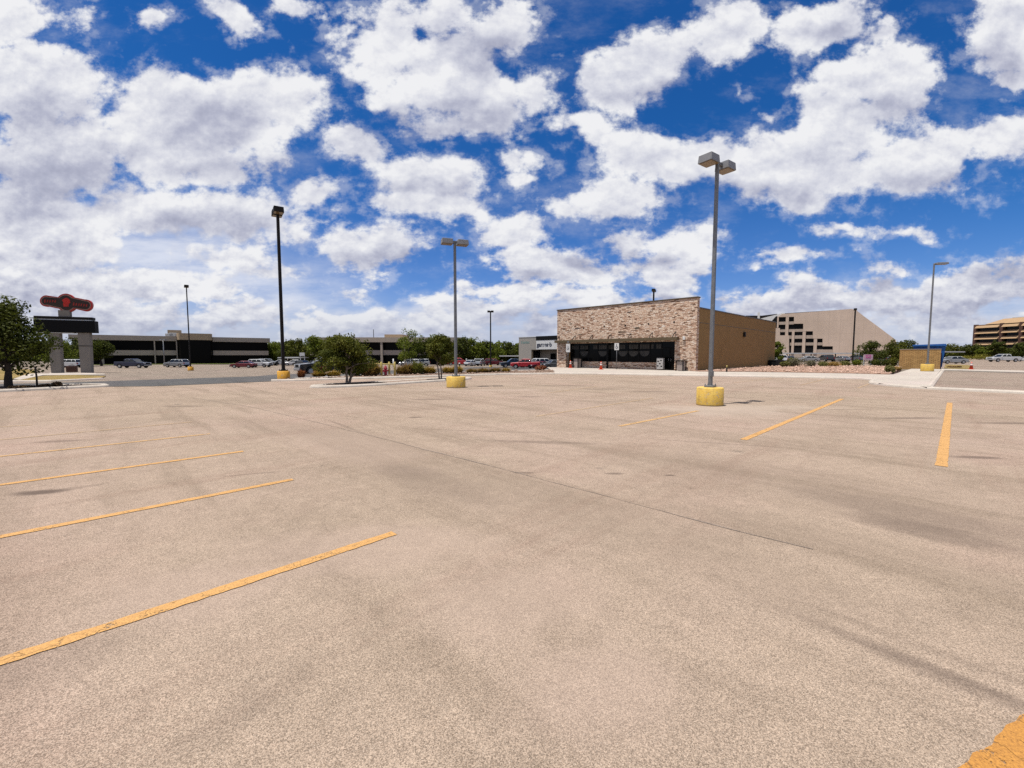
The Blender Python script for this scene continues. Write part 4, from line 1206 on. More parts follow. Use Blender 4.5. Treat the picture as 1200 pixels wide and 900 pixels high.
    MB().box(L / 2 - .1, L / 2 + .1, -W / 2 + .05, W / 2 - .05, zb + .02, zb + .24).build('bumper', bm_, r, .04)
    MB().box(-L / 2 - .1, -L / 2 + .1, -W / 2 + .05, W / 2 - .05, zb + .04, zb + .24).build('bumper', bm_, r, .04)
    for sy in (-1, 1):
        MB().box(b0 - .25, b0 - .1, sy * (W / 2 + .02), sy * (W / 2 + .2), z0 + .02, z0 + .2).build('mirror', paintm, r, .02)
    return r
V = [ # kind, paint, px, depth, heading deg (0 = nose to the right), label
 ('pickup', 'p_navy', 155, 87, 4, 'dark navy pickup facing right in front of the left end of the long glass office'),
 ('suv', 'p_silver', 207, 92, 175, 'silver SUV facing left beside the dark slender lamp post'),
 ('car', 'p_maroon', 285, 88, 185, 'maroon car parked nose out before the white SUV'),
 ('suv', 'p_white', 304, 92, 0, 'white SUV facing right behind the maroon car'),
 ('suv', 'p_grey', 313, 106, 0, 'grey SUV half hidden behind the white SUV'),
 ('car', 'p_white', 331, 108, 30, 'white car under the left end of the low white carport'),
 ('car', 'p_white', 344, 106, 200, 'white car under the right end of the low white carport'),
 ('car', 'p_black', 353, 100, 150, 'black car parked at the right end of the low white carport'),
 ('pickup', 'p_black', 382, 45.5, 222, 'black pickup behind the young island tree, nose to the left'),
 ('suv', 'p_silver', 480, 96, 188, 'silver SUV left of its pair, right of the yellow hydrant posts'),
 ('suv', 'p_silver', 492, 99, 190, 'silver SUV right of its pair, mostly behind the other silver SUV'),
 ('pickup', 'p_red', 537, 108, 5, 'dark red pickup behind the grey post, far back by the trees'),
 ('car', 'p_white', 553, 102, 60, 'white car between the first and second pale bollards'),
 ('suv', 'p_silver', 562, 104, 80, 'silver SUV between the second and third pale bollards'),
 ('suv', 'p_maroon', 578, 108, 20, 'dark maroon SUV behind the thin dark lamp post'),
 ('pickup', 'p_teal', 602, 90, 190, 'dark blue pickup nose left, overlapping the red pickup'),
 ('pickup', 'p_red', 616, 84, 172, 'bright red pickup in front of the grey shop'),
 ('car', 'p_maroon', 631, 84, 215, 'dark red car overlapped by the nose of the bright red pickup'),
 ('suv', 'p_white', 637, 89, 25, 'white SUV between the red pickup and the stone store'),
 ('suv', 'p_grey', 649, 82, 200, 'grey SUV cut off by the left edge of the stone store'),
 ('suv', 'p_white', 80, 90, 185, 'white SUV seen between the columns of the roadside sign'),
 ('suv', 'p_white', 911, 92, 90, 'white SUV just past the rear end of the brown side wall'),
 ('car', 'p_grey', 925, 108, 70, 'grey car under the carport, leftmost of those below the stepped building'),
 ('car', 'p_silver', 947, 104, 170, 'silver car under the carport, behind the grey-green shrubs'),
 ('suv', 'p_black', 968, 108, 80, 'black SUV under the long carport, left of the tall dark post'),
 ('car', 'p_silver', 986, 108, 90, 'silver car under the long carport, touching the tall dark post'),
 ('suv', 'p_grey', 1004, 108, 85, 'grey SUV under the long carport, left of the pink sign'),
 ('car', 'p_black', 1036, 108, 80, 'black car under the long carport, right of the pink sign'),
 ('car', 'p_silver', 1116, 84, 172, 'silver car by the low white carport right of the block enclosure'),
 ('pickup', 'p_white', 1176, 104, 172, 'white pickup facing left below the brown multi-storey block'),
 ('car', 'p_white', 1207, 108, 90, 'white car cut by the right edge of the frame'),
]
VO = {}
for i, (k, pm, px, d, h, lb) in enumerate(V):
    pos = at(px, d); zfix = Vector((0, 0, 0))
    VO[i] = vehicle(k, M[pm], lb, pos + zfix, R(h), s=1.13 if px == 637 else 1.0)

# ------------------------------------------------------------------ small street furniture
def hydrant(p):
    r = empty('fire_hydrant', p, R(-20), 'dark red fire hydrant between faded yellow guard posts', 'fire hydrant')
    MB().lathe([(.16, 0), (.16, .05), (.11, .06), (.11, .52), (.15, .54), (.15, .60), (.12, .64), (.10, .72), (.05, .78), (.03, .84)], 16).build('barrel', M['hydrant'], r)
    for a in (0, PI): MB().tube([(0, 0, .42), (.22 * math.cos(a), 0, .42)], [.07, .075], 10).build('side_outlet', M['hydrant'], r)
    MB().tube([(0, 0, .40), (0, -.24, .40)], [.09, .10], 12).build('front_outlet', M['hydrant'], r)
    r.scale = (1.0, 1.0, 1.0)
    return r
hydrant(gp(452, 441.8) + Vector((0, 0, .1)))
for px, py, lb in ((437.5, 440.5, 'leftmost'), (447.2, 441.9, 'second from the left'), (456.3, 440.4, 'third from the left'), (462.8, 441.9, 'rightmost')):
    p = gp(px, py)
    r = empty('guard_post', p + Vector((0, 0, .05)), 0, 'faded yellow steel guard post around the hydrant, ' + lb, 'bollard', 'yellow guard posts round the hydrant')
    hh = zat(424.0, p.y) - p.z - .05
    MB().tube([(0, 0, -.1), (0, 0, hh - .05), (0, 0, hh)], [.085, .085, .05], 12).build('pipe', M['bollard'], r)
p = gp(437, 440.4); q = gp(463.5, 441.0); zr = zat(426.2, p.y)
r = empty('guard_rail', (p.x, p.y, 0), 0, 'thin yellow rail tying the tops of the hydrant guard posts', 'rail')
MB().tube([(0, .1, zr), (q.x - p.x, q.y - p.y + .1, zr - .05)], .05, 8).build('pipe', M['bollard'], r)
for (px, py, ph, lb, rr, m) in ((432, 433.5, 419.5, 'thick white pipe post standing among the straw bushes by the young tree', .2, 'white'),
                        (461, 430.5, 420.2, 'small white topped post behind the rightmost hydrant guard post', .12, 'white'),
                        (546.7, 427.2, 420, 'pale bollard, leftmost of three at the far kerb', .17, 'whitedirty'),
                        (556.8, 427.2, 420, 'pale bollard, middle of three at the far kerb', .17, 'whitedirty'),
                        (566, 427.2, 420, 'pale bollard, rightmost of three at the far kerb', .17, 'whitedirty')):
    p = gp(px, py)
    r = empty('bollard', p, 0, lb, 'bollard', 'pale bollards' if m == 'whitedirty' else None)
    hh = zat(ph, p.y) - p.z
    MB().tube([(0, 0, -.05), (0, 0, hh - .08)], rr, 12).build('shaft', M[m], r)
    MB().lathe([(rr * 1.02, hh - .08), (rr * .9, hh - .02), (rr * .4, hh)], 12).build('cap', M['white'], r)
p = gp(538.5, 432.8)
r = empty('marker_post', p, 0, 'short black marker post with a white top right of the middle grey lamp post', 'post')
hh = zat(425.2, p.y) - p.z
MB().tube([(0, 0, 0), (0, 0, hh - .25)], .11, 8).build('shaft', M['black'], r); MB().lathe([(.16, hh - .25), (.16, hh - .05), (.1, hh)], 12).build('cap', M['white'], r)
# pale board on posts among the trees, pink notice on posts
def board(name, label, px, d, x0, x1, y0, y1, m, legs_to):
    p = at((x0 + x1) / 2, d); r = empty(name, p, 0, label, 'sign')
    u = (x1 - x0) / 500 * d / 2
    z1, z0 = zat(y0, d) - p.z, zat(y1, d) - p.z
    MB().box(-u, u, -.05, .05, z0, z1).build('board', M[m], r, .02)
    for sx in (-.8, .8): MB().box(sx * u - .08, sx * u + .08, .06, .2, -.1, z1 - .1).build('post', M['whitedirty'], r)
    return r, u, z0, z1
board('notice_board', 'small cream board in the trees left of the black pickup', 354, 110, 351, 357, 413.3, 417.2, 'whitedirty', 0)
r, u, z0, z1 = board('notice_board', 'pink and white notice on slanting posts in front of the long carport', 1018, 70, 1012.5, 1023, 415.5, 422, 'palepink', 0)
MB().box(-u * .62, u * .5, -.07, -.051, z0 + (z1 - z0) * .38, z1 - .06).build('print', M['pink'], r)
MB().box(-u * .35, u * .2, -.08, -.071, z0 + (z1 - z0) * .62, z0 + (z1 - z0) * .78).build('print_band', M['palepink'], r)

# ------------------------------------------------------------------ trees and plants
def leaf_cloud(rnd, blobs, n, size, flat=.0):
    """n small leaf clumps (bent quads) scattered through ellipsoid blobs (cx,cy,cz,rx,ry,rz)"""
    vs = []; fs = []
    wts = [b[3] * b[4] * b[5] ** .5 for b in blobs]; tot = sum(wts)
    for (cx, cy, cz, rx, ry, rz_), w in zip(blobs, wts):
        k = int(n * w / tot)
        for _ in range(k):
            while True:
                x, y, z = rnd.uniform(-1, 1), rnd.uniform(-1, 1), rnd.uniform(-1, 1)
                l = math.sqrt(x * x + y * y + z * z)
                if .05 < l < 1: break
            sh = l ** .35 / l if rnd.random() < .7 else 1
            x, y, z = x * sh, y * sh, z * sh
            p = Vector((cx + x * rx, cy + y * ry, cz + z * rz_))
            nrm = Vector((x + rnd.gauss(0, .6), y + rnd.gauss(0, .6), z + rnd.gauss(.3, .6))).normalized()
            t = nrm.orthogonal().normalized(); t = (Matrix.Rotation(rnd.uniform(0, 6.28), 3, nrm) @ t)
            bt = nrm.cross(t); s = size * rnd.uniform(.6, 1.4)
            i = len(vs)
            vs += [p - t * s - bt * s * .35, p - t * s * .1 - bt * s * .6 + nrm * s * .15, p + t * s, p + t * s * .1 + bt * s * .6 + nrm * s * .1, p - t * s * .8 + bt * s * .3]
            fs.append((i, i + 1, i + 2, i + 3, i + 4))
    return vs, fs

def make_tree(name, label, p, H, rad, seed, leaf, n=2600, size=.13, base=.28, trunk_r=.14, bark='bark', nb=22, stems=1, group=None, squash=1.0, loose=.5, cone=0.0):
    rnd = random.Random(seed)
    r = empty(name, p, rnd.uniform(0, 6), label, 'tree', group)
    tk = MB(); cb = H * base
    heads = []
    for s_ in range(stems):
        a = rnd.uniform(0, 6.28); off = .0 if stems == 1 else trunk_r * 1.6
        b = Vector((off * math.cos(a + s_ * 2.2), off * math.sin(a + s_ * 2.2), 0))
        pts = [b + Vector((0, 0, -.2)), b, b * 1.5 + Vector((rnd.gauss(0, .04), rnd.gauss(0, .04), cb * .6)), b * 2.4 + Vector((rnd.gauss(0, .1), rnd.gauss(0, .1), cb * 1.15)), b * 2.5 + Vector((rnd.gauss(0, .15), rnd.gauss(0, .15), H * .72))]
        q = trunk_r / (stems ** .5)
        tk.tube(pts, [q * 1.5, q * 1.15, q, q * .8, q * .25], 9)
        heads.append(pts)
    blobs = []
    for k in range(nb):
        a = rnd.uniform(0, 6.28); t = rnd.random()
        z = cb + (H - cb) * (.10 + .80 * t)
        env = math.sin(PI * min(1, (.18 + .82 * (z - cb) / (H - cb)) ** .8)) ** .6
        rr = rad * env * (.35 + .5 * rnd.random()) * (1 - cone * t)
        br = rad * rnd.uniform(.22, .42) * (1 - cone * .45 * t)
        c = Vector((rr * math.cos(a), rr * math.sin(a), z))
        blobs.append((c.x, c.y, c.z, br, br, br * rnd.uniform(.55, .85) * squash))
        h = rnd.choice(heads)
        st = h[3] * (1 - t * .6) + h[4] * (t * .6)
        if k % 2 == 0:
            mid = st.lerp(c, .5) + Vector((0, 0, rad * .08))
            tk.tube([st, mid, c], [trunk_r * .42, trunk_r * .25, trunk_r * .08], 6)
    blobs.append((0, 0, cb + (H - cb) * .45, rad * .5, rad * .5, (H - cb) * .34))
    # stray sprigs beyond the outline
    for k in range(int(nb * loose)):
        a = rnd.uniform(0, 6.28); e = rnd.uniform(-.2, 1.4); br = rad * rnd.uniform(.07, .13)
        q = rad * rnd.uniform(.86, 1.03) * (1 - cone * max(0, math.sin(e)) * .6) * (1 - cone * .25)
        zc = cb + (H - cb) * .5
        blobs.append((q * math.cos(a) * math.cos(e), q * math.sin(a) * math.cos(e), zc + (H - cb) * .5 * math.sin(e), br, br, br * 1.4))
    vs, fs = leaf_cloud(rnd, blobs, n, size)
    tk.build('trunk', M[bark], r, fix=False)
    m = MB(); m.add(vs, fs); m.build('crown', M[leaf], r, fix=False)
    return r

# near trees
p = gp(8, 457.6) + Vector((0, .9, .1)); p.x = at(7, p.y).x
make_tree('oak_tree', 'dark green oak leaning into the frame at the left edge, on the mulch island', p, zat(354, p.y), 2.75, 11, 'darkgreen', 12500, .062, .17, .15, nb=50, loose=.5, cone=.75)
p = gp(405.5, 450.8)
make_tree('young_tree', 'bushy dark tree with several thin stems on the island before the black pickup', p + Vector((0, 0, .1)), zat(396, p.y), 1.62, 21, 'oak', 13500, .055, .20, .12, 'palebark', 48, 3, squash=.9, loose=.9)
p = gp(516.5, 446.0)
make_tree('young_tree', 'smaller dark green tree just left of the middle grey lamp post', p + Vector((0, 0, .1)), zat(395, p.y), 1.0, 23, 'oak', 7000, .06, .30, .07, 'palebark', 30, 2, loose=.8)
# sapling stake at left
p = gp(43.5, 455.0)
r = empty('tree_stake', p, 0, 'thin bare stake standing in the mulch island left of the kerb nose', 'stake')
MB().tube([(0, 0, -.1), (.02, 0, .6), (-.02, 0, zat(430, p.y))], [.045, .04, .035], 6).build('stake', M['bark'], r)
# background trees:  px, depth, top y, half width px, material, label
TR = [
 (65, 92, 398, 20, 'green', 'mid green tree framed between the columns of the roadside sign'),
 (96, 100, 396, 22, 'darkgreen', 'dark tree right behind the right column of the roadside sign'),
 (118, 104, 400, 15, 'darkgreen', 'dark tree overlapping the left end of the long glass office'),
 (20, 96, 400, 28, 'darkgreen', 'dark tree far behind the oak at the left edge'),
 (-20, 90, 398, 28, 'green', 'green tree at the very left, mostly behind the oak'),
 (323, 146, 402, 14, 'green', 'green tree just right of the long glass office'),
 (338, 138, 399, 13, 'darkgreen', 'dark tree right of the tallest dark lamp post'),
 (347, 128, 397, 12, 'oak', 'dark tree touching the rounded corner of the second office'),
 (369, 118, 394.5, 15, 'green', 'green tree in front of the rounded office corner, above the black pickup'),
 (390, 116, 396, 14, 'oak', 'dark tree behind the bushy island tree'),
 (479, 98, 387.5, 19, 'green', 'tallest rounded green tree in front of the second office'),
 (500, 102, 396, 14, 'darkgreen', 'dark tree between the rounded green tree and the small young tree'),
 (512, 112, 391, 14, 'green', 'green tree top showing above the small young tree'),
 (541, 118, 394.8, 15, 'darkgreen', 'first dark tree right of the middle grey post'),
 (556, 122, 396.5, 14, 'green', 'green tree behind the pale bollards'),
 (570, 128, 399.5, 11, 'darkgreen', 'dark tree just left of the thin far lamp post'),
 (582, 122, 401, 12, 'green', 'green tree just right of the thin far lamp post'),
 (597, 124, 401, 12, 'darkgreen', 'dark tree behind the dark blue pickup'),
 (610, 130, 402, 12, 'green', 'green tree meeting the left wall of the grey shop'),
 (912, 82, 401, 8, 'green', 'small bright tree peeping past the rear corner of the brown wall'),
 (1020, 84, 401.5, 15.5, 'darkgreen', 'round dark tree behind the pink notice'),
 (1049, 84, 400, 15, 'oak', 'dark tree left of the block enclosure'),
 (1062, 96, 400.5, 14, 'darkgreen', 'dark tree rising just behind the block enclosure'),
 (1112, 170, 404.5, 16, 'oak', 'dark tree low on the skyline right of the blue container'),
 (1140, 165, 405, 14, 'darkgreen', 'dark tree at the foot of the left end of the brown block'),
 (1155, 150, 407, 9, 'green', 'bushy green tree left of the white pickup'),
 (1168, 140, 399.5, 9, 'darkgreen', 'dark tree above the cab of the white pickup'),
 (1196, 138, 402, 9, 'darkgreen', 'dark tree at the right edge in front of the brown block'),
 (1216, 140, 403, 9, 'oak', 'dark tree just outside the right edge'),
]
protos = {}
for i, (px, d, ty, hw, lf, lb) in enumerate(TR):
    p = at(px, d)
    H = zat(ty, d) - p.z + .15
    rad = hw / 500 * d * (1.0)
    near = d < 105
    r = make_tree('background_tree', lb, p, H, rad, 100 + i, lf, 3600 if hw > 13 else 2600, max(.13, d / 500 * .75), .16, .16 + H * .012, nb=26, group='trees around the far lots', loose=.6)

# distant woods that close the horizon
def woods(label, segs, seed, hmin, hmax, n):
    rnd = random.Random(seed); vs = []; fs = []
    blobs = []
    for (pa, pb, d) in segs:
        x0 = at(pa, d).x; x1 = at(pb, d).x; k = int(abs(x1 - x0) / 5) + 1
        for j in range(k + 1):
            x = x0 + (x1 - x0) * j / max(k, 1) + rnd.uniform(-2, 2); y = d + rnd.uniform(-6, 6)
            h = rnd.uniform(hmin, hmax); z = T(x, y)
            blobs.append((x, y, z + h * .45, rnd.uniform(3.5, 5), 4, h * .55))
    v, f = leaf_cloud(rnd, blobs, n, .75)
    m = MB(); m.add(v, f)
    o = m.build('distant_woods', M['darkgreen'], fix=False)
    tag(o, label, 'woods', kind='stuff')
woods('dark wooded skyline beyond the left-hand offices', [(-300, 60, 180), (40, 360, 190), (330, 660, 170)], 3, 6, 8.5, 26000)
woods('low wooded skyline beyond the right-hand lots', [(1040, 1150, 210), (1150, 1500, 190)], 4, 3, 4.4, 9000)

def shrub(name, label, p, w, h, leaf, seed, n=900, size=.05, group='shrubs', d=None, cat='shrub'):
    rnd = random.Random(seed); r = empty(name, p, 0, label, cat, group)
    bl = []
    for k in range(9):
        a = rnd.uniform(0, 6.28); q = rnd.uniform(0, .6)
        bl.append((w / 2 * q * math.cos(a), (d or w) / 2 * q * math.sin(a), h * rnd.uniform(.3, .62), w / 2 * .45, (d or w) / 2 * .45, h * .36))
    vs, fs = leaf_cloud(rnd, bl, n, size)
    st = MB()
    for k in range(6):
        a = rnd.uniform(0, 6.28); st.tube([(0, 0, -.05), (w * .22 * math.cos(a), w * .22 * math.sin(a), h * .6)], [.03, .01], 5)
    st.build('stems', M['bark'], r, fix=False)
    m = MB(); m.add(vs, fs); m.build('foliage', M[leaf], r, fix=False)
    return r
def grass_tuft(label, p, w, h, leaf, seed, n=520, group='ornamental grass clumps'):
    rnd = random.Random(seed); r = empty('grass_clump', p, 0, label, 'grass clump', group)
    vs = []; fs = []
    for k in range(n):
        a = rnd.uniform(0, 6.28); q = rnd.random() ** .5 * w * .28
        b = Vector((q * math.cos(a), q * math.sin(a), -.02)); out = Vector((math.cos(a + rnd.gauss(0, .5)), math.sin(a + rnd.gauss(0, .5)), 0))
        l = h * rnd.uniform(.35, 1.15) * (1 - .45 * (q / (w * .28)) ** 2); sp_ = rnd.uniform(.1, 1.0) * w * .42
        m1 = b + out * sp_ * .35 + Vector((0, 0, l * .6)); tp = b + out * sp_ + Vector((0, 0, l * rnd.uniform(.7, 1)))
        t = Vector((-out.y, out.x, 0)) * .02 * (1 + h)
        i = len(vs); vs += [b - t, b + t, m1 + t * .8, m1 - t * .8, tp]; fs += [(i, i + 1, i + 2, i + 3), (i + 3, i + 2, i + 4)]
    m = MB(); m.add(vs, fs); m.build('blades', M[leaf], r, fix=False)
    return r
GT = [(353, 443.6, 9, 8, 'rustbush', 'thin rust-red clump at the left end of the verge'),
      (374, 442.6, 17, 6.5, 'straw', 'low straw clump below the tail of the black pickup, left of two'),
      (391, 442.4, 17, 6.5, 'straw', 'low straw clump under the left side of the island tree'),
      (415, 441.8, 16, 8, 'olive', 'yellow-olive clump behind the stems of the island tree'),
      (434, 441.5, 26, 14, 'brownstraw', 'largest straw-brown clump right of the island tree'),
      (471, 439.8, 15, 9, 'brownstraw', 'brown clump right of the hydrant guard posts'),
      (478, 439.8, 13, 11, 'brownstraw', 'pinkish brown clump left of the olive one'),
      (489, 439.6, 17, 13, 'olive', 'tall olive clump in the middle of the verge'),
      (503, 438.8, 17, 7.5, 'straw', 'low golden clump left of the small young tree'),
      (525, 438.4, 16, 7, 'straw', 'low golden clump right of the small young tree'),
      (536, 438.2, 14, 8, 'straw', 'golden clump behind the middle grey lamp post'),
      (553, 438.0, 15, 5, 'brownstraw', 'thin brown clump right of the black marker post'),
      (566, 437.4, 16, 5, 'brownstraw', 'sparse tan clump below the rightmost pale bollard'),
      (580, 437.0, 16, 5, 'brownstraw', 'sparse tan clump below the dark blue pickup'),
      (593, 436.8, 11, 4.5, 'straw', 'small straw clump under the bright red pickup')]
for i, (px, py, w, h, m, lb) in enumerate(GT):
    p = gp(px, py); k = p.y / 500
    grass_tuft(lb, p + Vector((0, 0, .1)), w * k * 1.2, h * k * 1.35, m, 40 + i, 380 + int(w * h * 2.2))
p = gp(633, 434.6); k = p.y / 500
shrub('low_shrub', 'low rust-orange bush at the left corner of the stone store', p + Vector((0, 0, .05)), 17 * k, 6 * k, 'rustbush', 5, 1600, .06)
p = gp(376, 438.6); k = p.y / 500
shrub('red_shrub', 'dark red leafy bush in front of the black pickup', p, 20 * k, 10 * k, 'redbush', 6, 1500, .06)
for i, (px, py, w, h, m, lb) in enumerate([(26, 456.8, 26, 4, 'mulchbush', 'low brownish ground bush between the oak and the thin stake'),
     (54, 455.6, 16, 4, 'mulchbush', 'low brownish ground bush right of the thin stake'), (67, 454.8, 12, 6, 'mulchbush', 'rounded dark bush near the kerb nose of the left island')]):
    p = gp(px, py); k = p.y / 500
    shrub('ground_bush', lb, p + Vector((0, 0, .08)), w * k, h * k, m, 60 + i, 1100, .04)
for i, (px, py, w, h, m, lb) in enumerate([(919, 431.5, 12, 7, 'olive', 'olive shrub nearest the rear corner of the brown wall'),
     (933, 431.0, 17, 11, 'greyleaf', 'large grey-green shrub behind the red gravel'), (927, 430.6, 13, 11, 'olive', 'dark olive shrub touching the large grey-green one'),
     (950, 430.6, 15, 8, 'greyleaf', 'grey-green shrub left of the yellow-green one'), (962, 430.8, 15, 7, 'olive', 'yellow-green shrub halfway along the gravel'),
     (977, 430.6, 17, 6, 'straw', 'low straw coloured shrub halfway along the gravel'), (991, 430.0, 15, 6, 'olive', 'low olive shrub below the tall dark post'),
     (1004, 430.0, 16, 8, 'green', 'green shrub left of the pink notice'), (1026, 430.0, 18, 8, 'darkgreen', 'dark green shrub right of the pink notice'),
     (1038, 430.2, 16, 8, 'darkgreen', 'dark green shrub below the dark tree by the enclosure'), (1048, 431.4, 11, 12, 'oak', 'upright green shrub against the block enclosure'),
     (1043, 438.6, 11, 9, 'olive', 'pale olive shrub at the corner of the concrete pad'), (1051, 436.0, 9, 5, 'straw', 'straw coloured shrub in front of the block enclosure'),
     (1147, 421.8, 20, 7, 'yellowgreen', 'yellow-green hedge clump left of the white pickup'), (1131, 422.0, 16, 6, 'yellowgreen', 'yellow-green hedge clump by the low right carport'),
     (1160, 421.8, 14, 6, 'yellowgreen', 'yellow-green hedge clump touching the nose of the white pickup'), (1118, 431.2, 12, 2.5, 'brownstraw', 'low brown weed patch right of the blue gate')]):
    p = gp(px, py); k = p.y / 500
    shrub('shrub', lb, p + Vector((0, 0, .1 if px < 1060 else 0)), w * k * 1.1, h * k * 1.1, m, 80 + i, 1300, .05 + .02 * k * 5)
# litter of stones on the gravel and verge
def stones(name, label, poly, n, smin, smax, mat, seed, off):
    rnd = random.Random(seed); P = [Vector(q) for q in poly]
    xs = [q.x for q in P]; ys = [q.y for q in P]; m = MB()
    def inside(x, y):
        c = False; j = len(P) - 1
        for i in range(len(P)):
            if (P[i].y > y) != (P[j].y > y) and x < (P[j].x - P[i].x) * (y - P[i].y) / (P[j].y - P[i].y) + P[i].x: c = not c
            j = i
        return c
    k = 0
    for _ in range(n * 12):
        if k >= n: break
        x, y = rnd.uniform(min(xs), max(xs)), rnd.uniform(min(ys), max(ys))
        if not inside(x, y): continue
        k += 1; s = rnd.uniform(smin, smax) * (1 if rnd.random() < .93 else 1.8)
        z = T(x, y) + off
        vs = []
        for (a, b, c) in ((1, 0, 0), (0, 1, 0), (-1, 0, 0), (0, -1, 0), (0, 0, 1), (0, 0, -1)):
            q = s * rnd.uniform(.6, 1.2); vs.append((x + a * q, y + b * q, z + c * q * .65 + s * .25))
        m.add(vs, [(0, 1, 4), (1, 2, 4), (2, 3, 4), (3, 0, 4), (1, 0, 5), (2, 1, 5), (3, 2, 5), (0, 3, 5)])
    o = m.build(name, mat, fix=False); tag(o, label, 'stones', kind='stuff')
M['rock'] = simple('pinkish_rock', C(.50, .33, .25), .9, 0, .45, 1.5)
M['rockdark'] = simple('brown_rock', C(.26, .17, .12), .9, 0, .45, 1.5)
stones('gravel_stones', 'pinkish stones strewn over the red gravel bed', gr[:8], 2600, .05, .13, M['rock'], 8, .17)
stones('gravel_stones', 'darker stones scattered over the red gravel bed', gr[:8], 500, .05, .15, M['rockdark'], 9, .17)
stones('verge_stones', 'brown stones and debris on the bush-lined verge', mid_front + vb, 700, .04, .11, M['rockdark'], 10, .10)

# ------------------------------------------------------------------ sky, sun, camera
SUN_EL, SUN_AZ = R(75.0), math.atan2(-.89, -.46)      # azimuth clockwise from +Y: sun stands behind-left
W = NT('World', world=True); S.world = W.m
tc = W.n('ShaderNodeTexCoord').outputs['Generated']
sky = W.n('ShaderNodeTexSky', sky_type='NISHITA', sun_disc=False, sun_elevation=SUN_EL, sun_rotation=SUN_AZ, altitude=900.0, air_density=1.0, dust_density=.6, ozone_density=3.0)
sx = W.n('ShaderNodeSeparateXYZ', {0: tc})
ay = W.math('MAXIMUM', W.math('ABSOLUTE', sx.outputs[1]), .02)
U = W.math('DIVIDE', sx.outputs[0], ay); Vv = W.math('DIVIDE', sx.outputs[2], ay)
P = W.n('ShaderNodeCombineXYZ', {0: U, 1: Vv, 2: 0.0}).outputs[0]
def uv(px, py):
    d = ray(px, py); return d.x / d.y, d.z / d.y, 1.0 / d.y
# stretched coordinates: clouds get flatter and smaller towards the horizon
ns = W.n('ShaderNodeCombineXYZ', {0: W.math('DIVIDE', U, W.math('ADD', W.math('ABSOLUTE', Vv), .55)), 1: W.math('MULTIPLY', W.math('LOGARITHM', W.math('ADD', W.math('ABSOLUTE', Vv), .30), 2.718), 2.0), 2: .0}).outputs[0]
w1 = W.noise(P, 2.6, 4, .6, 1)
wv = W.n('ShaderNodeVectorMath', {0: W.vm('SUBTRACT', w1, (.5, .5, .5)), 'Scale': .15}, operation='SCALE').outputs[0]
w2 = W.noise(P, 11, 3, .6, 1)
wv2 = W.n('ShaderNodeVectorMath', {0: W.vm('SUBTRACT', w2, (.5, .5, .5)), 'Scale': .05}, operation='SCALE').outputs[0]
PW = W.vm('ADD', W.vm('ADD', P, wv), wv2)
CL = [(15,15,85,38,0),(55,105,90,55,0),(60,185,80,80,0),(40,270,95,65,0),(125,250,60,30,-10),(250,140,105,62,0),(180,165,60,50,0),(325,125,55,50,0),(230,195,110,28,0),(275,18,42,20,35),(350,4,45,14,0),
 (455,50,68,58,0),(520,80,95,72,15),(570,125,50,42,0),(595,35,40,45,0),(540,150,60,22,0),(255,250,95,36,0),(150,255,60,24,0),(410,182,48,20,10),(505,212,62,24,0),(480,245,80,16,0),(372,225,36,16,0),(452,292,60,27,0),
 (535,240,48,24,0),(600,268,58,24,0),(625,305,70,26,0),(690,310,50,26,0),(600,195,26,18,0),(605,215,22,12,0),(60,330,120,40,0),(190,335,110,26,0),(120,375,150,22,0),(300,370,110,20,0),(440,378,120,16,0),(560,362,60,20,0),(600,340,70,18,0),(680,345,60,20,0),(640,385,90,14,0),(330,318,50,12,0),(250,300,60,14,0),(415,345,26,9,0),
 (745,75,78,36,-28),(700,100,52,34,-20),(840,45,30,52,28),(870,15,26,22,0),(680,140,38,18,0),(640,110,24,30,0),(700,155,18,20,30),
 (830,195,150,36,5),(930,200,190,44,2),(1090,190,150,34,-10),(1150,165,90,34,-8),(1040,95,66,64,15),(1000,140,70,50,0),(720,235,70,26,0),(930,240,30,12,0),(660,245,40,14,0),(1040,30,36,18,0),
 (975,16,62,24,-12),(1170,50,50,46,0),(1185,90,40,24,0),(732,285,50,22,-8),(815,285,38,18,0),(775,320,50,34,0),(895,138,14,10,0),(860,110,18,14,0),
 (920,303,45,9,-6),(985,268,34,7,0),(1055,267,32,5,0),(890,305,28,8,0),(1042,312,36,17,0),(930,352,100,20,-6),(1040,345,110,22,-6),(1140,330,110,30,-8),(1120,375,130,16,0),(890,378,70,12,0),(760,345,60,16,0),
 (60,402,160,8,0),(420,404,200,6,0),(1400,200,160,120,0),(-250,200,200,150,0),(-200,360,200,60,0),(185,20,18,9,0)]
L = None
PW0 = PW
for i, (cx, cy, rx, ry, ro) in enumerate(CL):
    u, v, k = uv(cx, cy)
    if i and i % 6 == 0:      # keep the shader's working set small: later blobs wait for the earlier ones
        PW = W.n('ShaderNodeVectorMath', {0: L, 1: (1e-7, 1e-7, 0), 2: PW0}, operation='MULTIPLY_ADD').outputs[0]
    q = W.mapv(PW, loc=(u, v, 0), rot=(0, 0, -R(ro)), scale=(rx * k, ry * k * 1.0, 1.0), typ='TEXTURE')
    l = W.vm('LENGTH', q)
    # size-normalised so big and small clouds have similar edges
    l = W.math('MULTIPLY', W.math('SUBTRACT', l, 1.0), (min(rx, ry * 1.6) * k) ** .55)
    L = l if L is None else W.n('ShaderNodeMath', {0: L, 1: l, 2: .05}, operation='SMOOTH_MIN').outputs[0]
